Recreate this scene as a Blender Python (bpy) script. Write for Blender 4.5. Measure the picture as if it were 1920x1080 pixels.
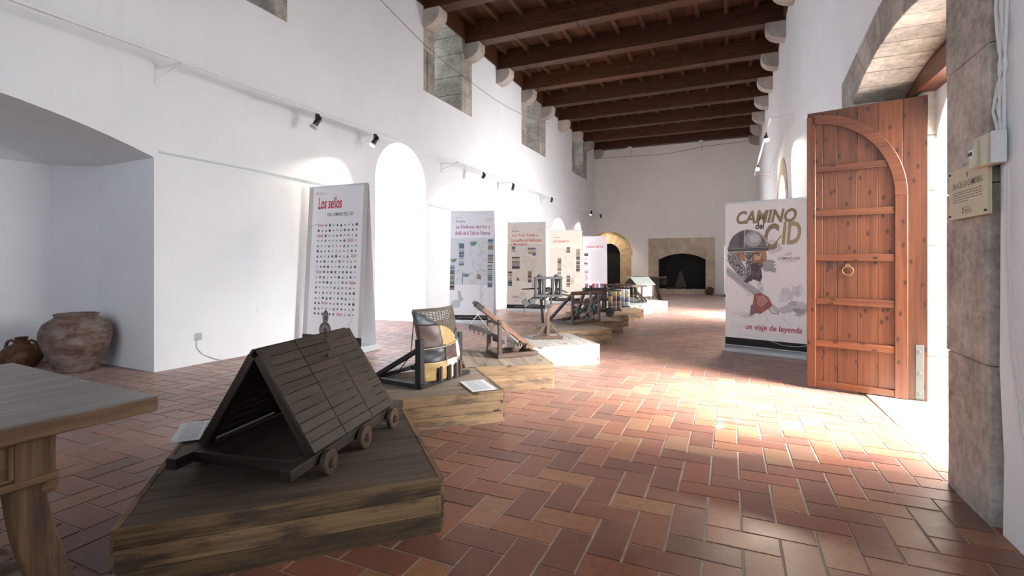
import bpy, bmesh, math, random
from math import sin, cos, pi, radians, atan2, hypot, sqrt
from mathutils import Matrix, Vector
random.seed(7)
for o in list(bpy.data.objects): bpy.data.objects.remove(o)
SC = bpy.context.scene; COL = SC.collection
# ---------------------------------------------------------------- camera, world, light, exposure
YAW = math.atan(408/925.)
cam = bpy.data.cameras.new('camera'); cam.sensor_width = 36; cam.lens = 36*925/1920.
cam.shift_y = -49/1920.; cam.clip_start = .05; cam.clip_end = 200
co = bpy.data.objects.new('camera', cam); COL.objects.link(co)
co.location = (0, 0, 1.25); co.rotation_euler = (pi/2, 0, YAW); SC.camera = co
SC.view_settings.view_transform = 'Standard'; SC.view_settings.look = 'None'
SC.view_settings.gamma = 1; SC.view_settings.use_curve_mapping = False
SC.view_settings.exposure = 0.04
w = bpy.data.worlds.new('world'); SC.world = w; w.use_nodes = True
nt = w.node_tree; bg = nt.nodes['Background']
bg.inputs[0].default_value = (.80, .90, 1, 1); bg.inputs[1].default_value = 1.6

def area(name, loc, rot, sx, sy, power, col=(1, 1, 1), spread=180):
    l = bpy.data.lights.new(name, 'AREA'); l.shape = 'RECTANGLE'; l.size = sx; l.size_y = sy
    l.energy = power; l.color = col; l.spread = radians(spread)
    o = bpy.data.objects.new(name, l); COL.objects.link(o); o.location = loc; o.rotation_euler = rot
    return o
FILL_COL = (.84, .91, 1.0)
# daylight standing outside each opening; the rear one is added fill
area('daylight_entrance', (2.75, 4.60, 1.95), (0, radians(70), 0), 2.4, 1.8, 230, (1, .98, .96), 150)
area('daylight_second_door', (2.75, 13.3, 1.9), (0, radians(78), 0), 2.8, 2.0, 950, (1, .98, .96), 150)
area('daylight_passage', (-8.9, 8.08, 1.7), (0, radians(-90), 0), 3.2, 1.5, 190, (.82, .89, 1))
area('daylight_far_passage', (-8.9, 17.9, 1.4), (0, radians(-90), 0), 2.6, 1.8, 640, (1, .97, .95))
area('fill_rear', (-2.4, -3.9, 3.2), (radians(90), 0, 0), 5.6, 4.4, 105, FILL_COL)  # ambient fill lamp added behind the camera, outside a made-up window opening
for i, (yy, pw) in enumerate(((4.2, 14), (9.85, 34), (15.26, 30), (20.7, 22))):
    area('daylight_high_window', (-8.0, yy, 6.0), (0, radians(-90), 0), 2.0, .8, pw, (.9, 1, .98))
for yy in (3.35, 11.7):     # bright sky and courtyard further out
    o_ = area('daylight_courtyard', (7.0, yy, 4.9), (0, 0, 0), 3.2, 3.0, 2900 if yy < 5 else 1500, (1, .98, .96), 120)
    o_.rotation_euler = (Vector((-1.0, yy+1.9, 0))-o_.location).to_track_quat('-Z', 'Y').to_euler()
sun = bpy.data.lights.new('sun', 'SUN'); sun.energy = 32; sun.angle = radians(9); sun.color = (1, .97, .92)
so_ = bpy.data.objects.new('sun', sun); COL.objects.link(so_)
so_.rotation_euler = Vector((-.72, .10, -.68)).to_track_quat('-Z', 'Y').to_euler()

# ---------------------------------------------------------------- mesh builder
Z = Vector((0, 0, 1))
class MB:
    def __init__(s): s.v = []; s.f = []; s.g = []; s.r = []; s.c = []
    def add(s, vs, fs, rnd=None, g=None, col=(1, 1, 1)):
        n = len(s.v); rnd = random.random() if rnd is None else rnd
        s.v += [tuple(p) for p in vs]; s.f += [tuple(i+n for i in f) for f in fs]
        s.g += [tuple(p) for p in (g if g else vs)]; s.r += [rnd]*len(vs); s.c += [(*col, 1)]*len(vs)
        return s
    def box(s, c, size, m=None, col=(1, 1, 1), rnd=None):
        hx, hy, hz = [q/2 for q in size]; m = m or Matrix.Identity(3); c = Vector(c)
        L = [(x, y, z) for x in (-hx, hx) for y in (-hy, hy) for z in (-hz, hz)]
        ax = sorted(range(3), key=lambda k: -size[k]); off = [random.uniform(-50, 50) for _ in range(3)]
        g = [(p[ax[0]]+off[0], p[ax[1]]+off[1], p[ax[2]]+off[2]) for p in L]
        F = [(0, 1, 3, 2), (4, 6, 7, 5), (0, 4, 5, 1), (2, 3, 7, 6), (0, 2, 6, 4), (1, 5, 7, 3)]
        return s.add([c + m @ Vector(p) for p in L], F, rnd, g, col)
    def bb(s, x0, x1, y0, y1, z0, z1, **k):
        return s.box(((x0+x1)/2, (y0+y1)/2, (z0+z1)/2), (x1-x0, y1-y0, z1-z0), **k)
    def beam(s, a, b, w, h, up=(0, 0, 1), **k):
        a = Vector(a); b = Vector(b); d = (b-a); x = d.normalized(); u = Vector(up)
        if abs(x.dot(u)) > .99: u = Vector((0, 1, 0))
        y = u.cross(x).normalized(); z = x.cross(y)
        return s.box((a+b)/2, (d.length, w, h), Matrix((x, y, z)).transposed(), **k)
    def tube(s, pts, r, n=8, caps=True, col=(1, 1, 1), rnd=None):
        pts = [Vector(p) for p in pts]; R = r if isinstance(r, (list, tuple)) else [r]*len(pts)
        vs = []; fs = []; g = []; t0 = None; L = 0; off = random.uniform(-50, 50)
        for i, p in enumerate(pts):
            t = (pts[min(i+1, len(pts)-1)]-pts[max(i-1, 0)]).normalized()
            if t0 is None:
                a = Vector((0, 0, 1)) if abs(t.z) < .9 else Vector((1, 0, 0)); x = t.cross(a).normalized()
            else: x = (x - t*x.dot(t)).normalized()
            y = t.cross(x); t0 = t
            if i: L += (p-pts[i-1]).length
            for k in range(n):
                A = 2*pi*k/n; vs.append(p + (x*cos(A)+y*sin(A))*R[i]); g.append((L+off, cos(A)*R[i]+off, sin(A)*R[i]))
        for i in range(len(pts)-1):
            for k in range(n):
                k2 = (k+1) % n; fs.append((i*n+k, i*n+k2, (i+1)*n+k2, (i+1)*n+k))
        if caps: fs += [tuple(range(n))[::-1], tuple(range((len(pts)-1)*n, len(pts)*n))]
        return s.add(vs, fs, rnd, g, col)
    def cyl(s, a, b, r, n=16, **k): return s.tube([a, b], r, n, **k)
    def lathe(s, prof, n=32, c=(0, 0, 0), col=(1, 1, 1), sc=(1, 1)):
        vs = []; fs = []; m = len(prof)
        for (r, z) in prof:
            for k in range(n):
                A = 2*pi*k/n; vs.append((c[0]+r*cos(A)*sc[0], c[1]+r*sin(A)*sc[1], c[2]+z))
        for i in range(m-1):
            for k in range(n):
                k2 = (k+1) % n; fs.append((i*n+k, i*n+k2, (i+1)*n+k2, (i+1)*n+k))
        fs += [tuple(range(n))[::-1]]
        return s.add(vs, fs, .5, None, col)
    def prism(s, poly, mp, t0, t1, **k):      # poly 2D, mp(u,v,t)->xyz
        n = len(poly); vs = [mp(u, v, t0) for u, v in poly]+[mp(u, v, t1) for u, v in poly]
        fs = [tuple(range(n))[::-1], tuple(range(n, 2*n))]+[(i, (i+1) % n, (i+1) % n+n, i+n) for i in range(n)]
        off = random.uniform(-50, 50)
        return s.add(vs, fs, g=[(p[2]+off, p[0], p[1]) if k.get('gz') else (p[0]+off, p[1], p[2]) for p in vs], **{a: b for a, b in k.items() if a != 'gz'})
    def grid(s, fn, nu, nv, col=(1, 1, 1), rnd=None, closed=False):
        vs = [fn(i/nu, j/nv) for j in range(nv+1) for i in range(nu+1)]
        fs = [(j*(nu+1)+i, j*(nu+1)+i+1, (j+1)*(nu+1)+i+1, (j+1)*(nu+1)+i) for j in range(nv) for i in range(nu)]
        return s.add(vs, fs, rnd, None, col)
def obj(name, mb, mat, parent=None, bevel=0, smooth=True, ang=35, solid=0, recalc=True):
    me = bpy.data.meshes.new(name); me.from_pydata(mb.v, [], mb.f); me.update()
    a = me.attributes.new('gc', 'FLOAT_VECTOR', 'POINT'); a.data.foreach_set('vector', [q for p in mb.g for q in p])
    a = me.attributes.new('rnd', 'FLOAT', 'POINT'); a.data.foreach_set('value', mb.r)
    a = me.attributes.new('col', 'FLOAT_COLOR', 'POINT'); a.data.foreach_set('color', [q for p in mb.c for q in p])
    if recalc and not solid:
        bm = bmesh.new(); bm.from_mesh(me); bmesh.ops.recalc_face_normals(bm, faces=bm.faces); bm.to_mesh(me); bm.free()
    if smooth:
        me.shade_smooth(); me.set_sharp_from_angle(angle=radians(ang))
    me.materials.append(mat); o = bpy.data.objects.new(name, me); COL.objects.link(o)
    if parent: o.parent = parent
    if solid:
        m = o.modifiers.new('s', 'SOLIDIFY'); m.thickness = solid; m.offset = 0
    if bevel:
        m = o.modifiers.new('b', 'BEVEL'); m.width = bevel; m.segments = 2; m.limit_method = 'ANGLE'; m.angle_limit = radians(40)
    return o
def thing(name, label, cat, loc=(0, 0, 0), rz=0, group=None):
    o = bpy.data.objects.new(name, None); o.empty_display_size = .1; COL.objects.link(o)
    o.location = loc; o.rotation_euler = (0, 0, rz); o['label'] = label; o['category'] = cat
    if group: o['group'] = group
    return o
def tag(o, label, cat, group=None, kind=None):
    o['label'] = label; o['category'] = cat
    if group: o['group'] = group
    if kind: o['kind'] = kind
    return o
def struct(o, label=None):
    o['kind'] = 'structure'
    if label: o['label'] = label
    return o
def fz(y): return -.009*(y-3.5)
def boolean(o, cutters):
    for c in cutters:
        m = o.modifiers.new('c', 'BOOLEAN'); m.object = c; m.operation = 'DIFFERENCE'; m.solver = 'EXACT'
    dg = bpy.context.evaluated_depsgraph_get(); me = bpy.data.meshes.new_from_object(o.evaluated_get(dg))
    old = o.data; o.modifiers.clear(); o.data = me
    for c in cutters: bpy.data.objects.remove(c)
    return o

# ---------------------------------------------------------------- materials
class NT:
    def __init__(s, name, rough=.6, spec=.5):
        s.m = bpy.data.materials.new(name); s.m.use_nodes = True; s.t = s.m.node_tree
        s.b = s.t.nodes['Principled BSDF']; s.b.inputs['Roughness'].default_value = rough
        s.b.inputs['Specular IOR Level'].default_value = spec
    def n(s, t, **k):
        x = s.t.nodes.new(t)
        for a, b in k.items(): setattr(x, a, b)
        return x
    def l(s, a, b): s.t.links.new(a, b)
    def attr(s, nm): return s.n('ShaderNodeAttribute', attribute_name=nm)
    def mapping(s, src, sc):
        m = s.n('ShaderNodeMapping'); m.inputs['Scale'].default_value = sc; s.l(src, m.inputs['Vector']); return m.outputs[0]
    def noise(s, vec, sc, det=4, rough=.6, dist=0):
        x = s.n('ShaderNodeTexNoise'); x.inputs['Scale'].default_value = sc; x.inputs['Detail'].default_value = det
        x.inputs['Roughness'].default_value = rough; x.inputs['Distortion'].default_value = dist
        if vec: s.l(vec, x.inputs['Vector'])
        return x.outputs['Fac']
    def ramp(s, fac, stops):
        r = s.n('ShaderNodeValToRGB'); e = r.color_ramp.elements
        while len(e) < len(stops): e.new(.5)
        for q, (p, c) in zip(e, stops): q.position = p; q.color = (*c, 1) if len(c) == 3 else c
        s.l(fac, r.inputs[0]); return r.outputs[0]
    def mix(s, fac, a, b, mode='MIX'):
        x = s.n('ShaderNodeMix', data_type='RGBA', blend_type=mode)
        for sock, val in ((x.inputs[0], fac), (x.inputs[6], a), (x.inputs[7], b)):
            if hasattr(val, 'is_output'): s.l(val, sock)
            elif isinstance(val, (int, float)): sock.default_value = val
            else: sock.default_value = (*val, 1)
        return x.outputs[2]
    def math(s, op, a, b=0, c=0):
        x = s.n('ShaderNodeMath', operation=op)
        for i, v in enumerate((a, b, c)):
            if hasattr(v, 'is_output'): s.l(v, x.inputs[i])
            else: x.inputs[i].default_value = v
        return x.outputs[0]
    def bump(s, h, st=.3, d=.01):
        b = s.n('ShaderNodeBump'); b.inputs['Strength'].default_value = st; b.inputs['Distance'].default_value = d
        s.l(h, b.inputs['Height']); s.l(b.outputs[0], s.b.inputs['Normal'])
    def col(s, c): s.l(c, s.b.inputs['Base Color'])
    def obj(s): return s.n('ShaderNodeTexCoord').outputs['Object']
G1 = (0, 0, 0); W1 = (1, 1, 1)
def plain(name, c, rough=.5, metal=0, spec=.5):
    t = NT(name, rough, spec); t.b.inputs['Base Color'].default_value = (*c, 1); t.b.inputs['Metallic'].default_value = metal
    v = t.noise(t.obj(), 40, 3); t.col(t.mix(v, [q*.85 for q in c], [min(1, q*1.12) for q in c])); t.bump(v, .06, .003)
    return t.m
def wood(name, dark, light, rough=.55, grain=1, stain=.0, staincol=(.05, .04, .035), knots=0, var=.35, spec=.4, pores=.5):
    t = NT(name, rough, spec); g = t.attr('gc').outputs['Vector']; rn = t.attr('rnd').outputs['Fac']
    f1 = t.noise(t.mapping(g, (1.6*grain, 38*grain, 38*grain)), 1, 5, .65, .6)
    f2 = t.noise(t.mapping(g, (5*grain, 160*grain, 160*grain)), 1, 3, .6)
    f = t.math('ADD', t.math('MULTIPLY', f1, .7), t.math('MULTIPLY', f2, .35))
    c = t.ramp(f, [(.33, dark), (.70, light)])
    c = t.mix(1, c, t.ramp(rn, [(0, (1-var,)*3), (1, (1+var*.35, 1+var*.3, 1+var*.25))]), 'MULTIPLY')
    if stain:
        s = t.noise(t.mapping(g, (2.2, 9, 9)), 1.2, 5, .7); s = t.ramp(s, [(.62-stain*.35, G1), (.72-stain*.25, W1)])
        c = t.mix(t.math('MULTIPLY', s, .8), c, staincol)
    if knots:
        v = t.n('ShaderNodeTexVoronoi', voronoi_dimensions='2D'); v.inputs['Scale'].default_value = 1; v.inputs['Randomness'].default_value = .9
        t.l(t.mapping(g, (knots*.9, knots*1.7, 0)), v.inputs['Vector'])
        k = t.ramp(v.outputs['Distance'], [(.06, W1), (.12, G1)]); c = t.mix(t.math('MULTIPLY', k, .85), c, [q*.22 for q in dark])
    t.col(c); t.bump(f, .35*pores, .004)
    return t.m
def stone(name, dark, light, rough=.85, sc=1, bump=.6):
    t = NT(name, rough, .25); g = t.obj(); rn = t.attr('rnd').outputs['Fac']
    a = t.noise(g, 2.2*sc, 6, .72); b = t.noise(g, 22*sc, 5, .7); f = t.math('ADD', t.math('MULTIPLY', a, .65), t.math('MULTIPLY', b, .4))
    c = t.ramp(f, [(.36, dark), (.68, light)])
    c = t.mix(1, c, t.ramp(rn, [(0, (.78, .77, .76)), (1, (1.08, 1.06, 1.03))]), 'MULTIPLY')
    t.col(c); t.bump(f, bump, .02); return t.m
def plaster(name, c, st=.25, dirty=.06):
    t = NT(name, .85, .2); g = t.obj(); a = t.noise(g, .9, 4, .6); b = t.noise(g, 9, 5, .6); d = t.noise(g, 60, 3, .6)
    st1 = t.noise(t.mapping(g, (3, 3, .25)), 1.2, 4, .6)
    cc = t.mix(t.ramp(a, [(.35, G1), (.7, W1)]), [q*(1-dirty) for q in c], c)
    cc = t.mix(t.ramp(st1, [(.62, G1), (.8, (.22,)*3)]), cc, [q*.8 for q in c])
    v = t.noise(g, 5.5, 2, .5); cc = t.mix(t.ramp(v, [(.76, G1), (.79, (.35,)*3)]), cc, [q*.72 for q in c])
    t.col(cc); t.bump(t.math('ADD', t.math('MULTIPLY', b, .8), t.math('MULTIPLY', d, .12)), st, .03); return t.m
def vcol(name, rough=.6, var=.1, spec=.3):
    t = NT(name, rough, spec); c = t.attr('col').outputs['Color']; n_ = t.noise(t.obj(), 30, 3)
    t.col(t.mix(1, c, t.ramp(n_, [(.3, (1-var,)*3), (.7, (1,)*3)]), 'MULTIPLY')); return t.m
M = {}
M['plaster'] = plaster('white_plaster', (.845, .865, .895))
M['plaster_warm'] = plaster('warm_white_plaster', (.92, .885, .85), .2)
M['stone'] = stone('grey_stone', (.17, .155, .142), (.58, .54, .50), bump=.8)
M['stone_pale'] = stone('pale_stone', (.40, .36, .31), (.80, .76, .70))
M['stone_corbel'] = stone('corbel_stone', (.32, .29, .26), (.60, .56, .52), bump=.25)
M['stone_gold'] = stone('golden_stone', (.36, .25, .12), (.74, .58, .36), bump=.3)
M['stone_sand'] = stone('sand_stone', (.40, .32, .24), (.72, .62, .50), bump=.3)
M['beam'] = wood('stained_beam', (.013, .006, .003), (.115, .040, .014), .5, .6, knots=3, var=.3)
M['ceilboard'] = wood('ceiling_board', (.035, .012, .006), (.12, .042, .016), .6, .6, var=.4)
M['door'] = wood('varnished_pine', (.055, .0145, .005), (.155, .046, .014), .42, .75, knots=4.6, var=.32, spec=.5, pores=.25)
M['oldboard'] = wood('old_board', (.075, .047, .024), (.45, .295, .15), .8, .55, stain=.42, knots=0, var=.45)
M['oldtop'] = wood('old_top_board', (.045, .032, .023), (.165, .122, .085), .75, .8, stain=.15, var=.35)
M['tanboard'] = wood('tan_board', (.21, .125, .065), (.47, .325, .19), .8, .8, stain=.38, staincol=(.09, .068, .055), knots=3.2, var=.25)
M['tantop'] = wood('tan_top_board', (.20, .155, .12), (.40, .32, .25), .8, .8, stain=.1, var=.25)
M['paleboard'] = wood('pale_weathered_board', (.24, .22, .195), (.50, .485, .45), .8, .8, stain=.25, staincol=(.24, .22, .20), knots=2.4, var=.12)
M['darkwood'] = wood('dark_stained_wood', (.014, .009, .0065), (.068, .046, .031), .55, 1.4, var=.4)
M['blackwood'] = wood('black_stained_wood', (.010, .011, .014), (.042, .040, .042), .5, 1.4, var=.3)
M['midwood'] = wood('brown_stained_wood', (.045, .026, .018), (.16, .098, .066), .5, 1.4, var=.4)
M['wheelwood'] = wood('wheel_wood', (.035, .02, .013), (.12, .075, .048), .55, 1.4, var=.3)
M['redwood'] = wood('reddish_pole', (.07, .030, .017), (.215, .10, .055), .45, 1.4, var=.2)
M['tablewood'] = wood('worn_oak', (.085, .045, .022), (.27, .165, .090), .6, .9, stain=.2, var=.2)
M['tabletop'] = wood('greyed_oak_top', (.075, .055, .044), (.29, .255, .230), .36, .5, stain=.15, staincol=(.13, .085, .06), var=.1, spec=.6)
M['white'] = plain('white_paint', (.80, .81, .83), .4)
M['alu'] = plain('brushed_aluminium', (.62, .66, .70), .35, .6)
M['black'] = plain('black_metal', (.012, .012, .013), .35)
M['iron'] = plain('dark_iron', (.06, .055, .05), .5, .7)
M['steel'] = plain('grey_steel_plate', (.11, .115, .11), .6, .3)
M['brass'] = plain('old_brass', (.24, .17, .08), .4, .8)
M['paper'] = plain('paper', (.82, .83, .85), .7)
M['rope'] = plain('hemp_rope', (.42, .36, .26), .9)
M['soot'] = plain('soot_black', (.012, .011, .011), .9)
M['void'] = plain('near_black', (.006, .006, .006), .9)
M['cable'] = plain('white_cable', (.72, .72, .72), .5)
M['cabledark'] = plain('dark_cable', (.16, .15, .14), .6)
M['beige'] = plain('beige_plastic', (.60, .56, .44), .45)
M['print'] = vcol('printed_vinyl', .5, .04)
M['leather'] = vcol('leather', .42, .25, .5)
M['cloth'] = vcol('cloth', .85, .25, .2)
M['banner'] = plain('banner_vinyl', (.83, .82, .86), .5)
def emis(name, c, s):
    t = NT(name); t.b.inputs['Base Color'].default_value = (*c, 1); t.b.inputs['Emission Color'].default_value = (*c, 1)
    t.b.inputs['Emission Strength'].default_value = s; return t.m
M['bulb'] = emis('lit_bulb', (1, .86, .66), 25)
def glass():
    t = NT('window_glass', .15); t.b.inputs['Base Color'].default_value = (.85, .95, .92, 1); t.b.inputs['Transmission Weight'].default_value = .9
    t.b.inputs['Alpha'].default_value = .5; t.col(t.mix(t.noise(t.obj(), 8), (.75, .88, .84), (.9, .98, .95))); return t.m
M['glass'] = glass()
def tilemat():
    t = NT('terracotta', .42, .38); g = t.obj(); rn = t.attr('rnd').outputs['Fac']
    c = t.ramp(rn, [(0, (.125, .036, .019)), (.3, (.175, .047, .020)), (.6, (.225, .060, .024)), (.86, (.29, .088, .031)), (.955, (.33, .15, .060)), (1, (.20, .105, .058))])
    a = t.noise(g, 3.5, 5, .65); b = t.noise(g, 26, 5, .7)
    c = t.mix(t.ramp(a, [(.35, G1), (.75, (.55,)*3)]), c, (.27, .115, .065))
    c = t.mix(t.ramp(b, [(.35, (.45,)*3), (.6, G1)]), c, (.09, .03, .018))
    sp = t.noise(g, 70, 2, .5); c = t.mix(t.ramp(sp, [(.72, G1), (.78, (.5,)*3)]), c, (.45, .34, .27))
    t.b.inputs['Sheen Weight'].default_value = .17; t.b.inputs['Sheen Roughness'].default_value = .45; t.b.inputs['Sheen Tint'].default_value = (1, .93, .90, 1)
    t.col(c); t.l(t.ramp(t.math('ADD', t.math('MULTIPLY', a, .6), t.math('MULTIPLY', b, .4)), [(.35, (.30,)*3), (.7, (.52,)*3)]), t.b.inputs['Roughness'])
    t.bump(t.math('ADD', t.math('MULTIPLY', a, 1), t.math('MULTIPLY', b, .25)), .28, .006); return t.m
M['tile'] = tilemat()
M['grout'] = stone('lime_grout', (.34, .28, .23), (.56, .50, .43), bump=.3)
def jarmat(name, base, chalk, amt):
    t = NT(name, .7, .3); g = t.obj(); a = t.noise(g, 5, 6, .7); b = t.noise(t.mapping(g, (1, 1, 4)), 4, 5, .7)
    c = t.ramp(t.noise(g, 9, 5, .7), [(.3, [q*.5 for q in base]), (.7, base)])
    c = t.mix(t.ramp(t.math('ADD', t.math('MULTIPLY', a, .5), t.math('MULTIPLY', b, .5)), [(.52-amt*.1, G1), (.60, (.85,)*3)]), c, chalk)
    t.col(c); t.bump(a, .4, .01); return t.m
M['jar'] = jarmat('chalky_terracotta', (.165, .078, .052), (.27, .245, .225), 1)
M['jug'] = jarmat('brown_glazed_clay', (.15, .062, .028), (.21, .14, .08), .2)

# ---------------------------------------------------------------- setting
XL, XR, YF, YB, ZC = -5.95, 1.14, 23.5, -3.6, 7.1
# floor: herringbone of terracotta tiles, one mesh, gently falling to the far end
def floor():
    W = .1535; x0, y0 = -.41, 2.195; m = MB(); g = .0035; random.seed(3)
    def put(cx0, cx1, cy0, cy1):
        ax, bx = x0+cx0*W+g, x0+cx1*W-g; ay, by = y0+cy0*W+g, y0+cy1*W-g
        if bx < -8.5 or ax > 1.17 or by < YB or ay > YF+.1: return
        if ax > -.0 and bx > 1.2: bx = 1.2
        t = random.uniform(.0, .0014); t2 = random.uniform(-.0010, .0010); t3 = random.uniform(-.0010, .0010)
        j = [random.uniform(-.0018, .0018) for _ in range(8)]
        P = [(ax+j[0], ay+j[1]), (bx+j[2], ay+j[3]), (bx+j[4], by+j[5]), (ax+j[6], by+j[7])]
        e = .0025
        mx, my = (ax+bx)/2, (ay+by)/2
        top = [(x+(e if x < mx else -e), y+(e if y < my else -e), fz(y)+t+t2*(x-mx)/W+t3*(y-my)/W) for x, y in P]
        bot = [(x, y, fz(y)-.008) for x, y in P]
        r = random.random()
        m.add(top+bot, [(0, 1, 2, 3), (0, 4, 5, 1), (1, 5, 6, 2), (2, 6, 7, 3), (3, 7, 4, 0)], r)
    for a in range(-60, 20):
        for b in range(-45, 150):
            k = (a-b) % 4
            if k == 0: put(a, a+1, b, b+2)            # upright tile, lower cell here
            elif k == 1: put(a, a+2, b, b+1)          # lying tile, left cell here
    o = obj('floor', m, M['tile'], smooth=False, recalc=False); struct(o, 'terracotta herringbone tile floor')
    gm = MB(); gm.add([(-8.7, YB-.3, fz(YB)-.0008), (1.2, YB-.3, fz(YB)-.0008), (1.2, 24, fz(24)-.0008), (-8.7, 24, fz(24)-.0008)], [(0, 1, 2, 3)])
    obj('grout', gm, M['grout'], o, recalc=False)
floor(); random.seed(11)

def arch_pts(y0, y1, zs, rise, n=20, zb=-1):
    """outline (y,z) of an opening with a curved head"""
    h = (y1-y0)/2; c = (y0+y1)/2
    if rise >= h*.98: P = [(c+h*cos(pi*i/n), zs+rise*sin(pi*i/n)) for i in range(n+1)]
    else:
        R = (h*h+rise*rise)/(2*rise); A = math.asin(h/R)
        P = [(c+R*sin(A-2*A*i/n), zs+rise-R+R*cos(A-2*A*i/n)) for i in range(n+1)]
    return [(y1, zb)]+P+[(y0, zb)]
MX = lambda u, v, t: (t, u, v)     # (y,z) polygon extruded along x
MY = lambda u, v, t: (u, t, v)     # (x,z) polygon extruded along y
def cutter(mb): return obj('cutter', mb, M['plaster'], smooth=False)
def loft(secs):
    m = MB(); n = len(secs[0][1]); vs = []; fs = []
    for x, P in secs: vs += [(x, y, z) for y, z in P]
    for s in range(len(secs)-1):
        for i in range(n):
            j = (i+1) % n; fs.append((s*n+i, s*n+j, (s+1)*n+j, (s+1)*n+i))
    fs += [tuple(range(n)), tuple(range((len(secs)-1)*n, len(secs)*n))[::-1]]
    return m.add(vs, fs)
# left wall
m = MB(); m.bb(-8.7, XL, YB-.3, 24.2, -.6, 7.3); wl = obj('wall_left', m, M['plaster'], ang=30)
cs = [cutter(loft([(-5.8, arch_pts(-1.3, 3.46, 2.43, .42)), (-7.16, arch_pts(-1.3, 3.53, 2.43, .42)), (-7.85, arch_pts(-1.3, 3.34, 2.47, .40)), (-8.25, arch_pts(-1.3, 2.7, 2.52, .36))]))]
m = MB(); m.prism(arch_pts(7.27, 8.93, 2.77, .83, 28), MX, -9, -5.8); cs.append(cutter(m))
m = MB(); m.prism(arch_pts(16.95, 18.86, 2.30, .62, 24), MX, -9, -5.8); cs.append(cutter(m))
WIN = [(3.2, 5.3, 3.75, 5.08, 4.77), (8.83, 10.98, 9.26, 10.45, 4.90), (14.22, 16.43, 14.68, 15.84, 4.94), (19.62, 21.9, 20.05, 21.3, 4.97)]
for a, b, c, d, z in WIN:
    m = MB(); m.bb(-9, -5.8, a, b, z, 7.05); cs.append(cutter(m))
boolean(wl, cs); struct(wl, 'long white plastered wall with a niche, arched passages and high windows')
# high windows: rough stone blocks lining deep recesses
for i, (a, b, c, d, z) in enumerate(WIN):
    wo = thing('window_%d' % (i+1), 'deep stone-lined high window in the left wall', 'window'); del wo['category']; wo['kind'] = 'structure'
    m = MB(); zz = z
    while zz < 7.0:
        h = random.uniform(.38, .62); z1 = min(zz+h, 7.04); e = random.uniform(-.03, .05)
        m.bb(-7.6, XL+.006, d, b-(.0 if zz < z+.6 else .0), zz+.004, z1-.004)
        aa = a+(.16 if zz < z+.45 else 0)
        m.bb(-7.6, XL+.006, aa, c, zz+.004, z1-.004)
        if aa > a: m.bb(-7.6, XL-.02, a, aa, zz, z1)
        zz = z1
    obj('stone_surround', m, M['stone'], wo, bevel=.008)
    m = MB(); m.add([(-7.6, c, z+.55), (-7.6, d, z+.55), (XL+.003, d, z+.01), (XL+.003, c, z+.01), (-7.6, c, z-.0), (-7.6, d, z-.0), (XL+.003, d, z), (XL+.003, c, z)],
                    [(0, 1, 2, 3), (0, 3, 7, 4), (1, 5, 6, 2), (3, 2, 6, 7), (4, 5, 1, 0)])
    obj('sloping_sill', m, M['stone'], wo)
# right wall
m = MB(); m.bb(XR, 2.45, YB-.3, 24.2, -.6, 7.3); wr = obj('wall_right', m, M['plaster'], ang=30); cs = []
RINGO = [(2.99, -1), (2.95, .35), (2.99, .75), (2.98, 1.6), (3.0, 2.4), (2.98, 3.05), (3.35, 3.22), (3.9, 3.33), (4.5, 3.37), (4.95, 3.36), (5.36, 3.31), (5.85, 3.26), (6.43, 3.20), (6.43, -1)]
m = MB(); m.prism(RINGO, MX, 1.0, 1.7); cs.append(cutter(m))
m = MB(); m.prism(arch_pts(3.72, 5.62, 2.3, .62, 20), MX, 1.0, 2.6); cs.append(cutter(m))
m = MB(); m.prism(arch_pts(12.3, 14.3, 2.35, .95, 24), MX, 1.0, 2.6); cs.append(cutter(m))
boolean(wr, cs); struct(wr, 'white plastered right wall with the entrance')
# entrance surround: voussoirs and jamb blocks
def seg(y):
    h = 1.175; r = .19; R = (h*h+r*r)/(2*r); return 2.83+r-R+sqrt(max(0, R*R-(y-4.715)**2))
m = MB()
ins = [3.54, 3.80, 4.06, 4.33, 4.60, 4.87, 5.13, 5.38, 5.64, 5.89]
outs = [(2.98, 3.05), (3.35, 3.22), (3.78, 3.31), (4.2, 3.35), (4.55, 3.37), (4.95, 3.36), (5.36, 3.31), (5.72, 3.27), (6.05, 3.24), (6.43, 3.20)]
for i in range(9):
    a, b = ins[i], ins[i+1]; g_ = .003
    P = [(a+g_, seg(a)), ((a+b)/2, seg((a+b)/2)), (b-g_, seg(b)), (outs[i+1][0]-g_, outs[i+1][1]), (outs[i][0]+g_, outs[i][1])]
    m.prism(P, MX, XR-.012-random.uniform(0, .008), 1.60)
def jamb(y0, y1, cham=0):
    zz = -.1
    while zz < 2.8:
        h = random.uniform(.62, .95); z1 = zz+h
        if z1 > 2.5: z1 = 2.83
        dj = random.uniform(-.015, .015)
        m.bb(XR-.012-random.uniform(0, .01), 1.62, y0+(dj if y0 < 3 else 0), y1+(dj if y0 > 3 else 0), zz+.002, z1-.002); zz = z1
jamb(3.04, 3.545); jamb(5.888, 6.43)
m.prism([(3.04, 2.83), (3.545, 2.83), (3.04, 3.05)], MX, XR-.012, 1.60); m.prism([(5.888, 2.83), (6.43, 2.83), (6.43, 3.20)], MX, XR-.012, 1.60)
so = obj('door_1', m, M['stone'], bevel=.006); struct(so, 'entrance opening with grey stone blocks and a flat stone arch')
m = MB()
for zz in range(6): m.bb(1.60, 2.46, 5.60, 6.2, -.1+zz*.5, .395+zz*.5); m.bb(1.60, 2.46, 3.1, 3.72, -.1+zz*.5, .395+zz*.5)
obj('outer_jamb', m, M['stone_pale'], so, bevel=.01)
m = MB(); m.bb(1.55, 1.71, 3.5, 5.90, 2.79, 2.96); obj('wooden_lintel', m, M['door'], so, bevel=.006)
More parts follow.
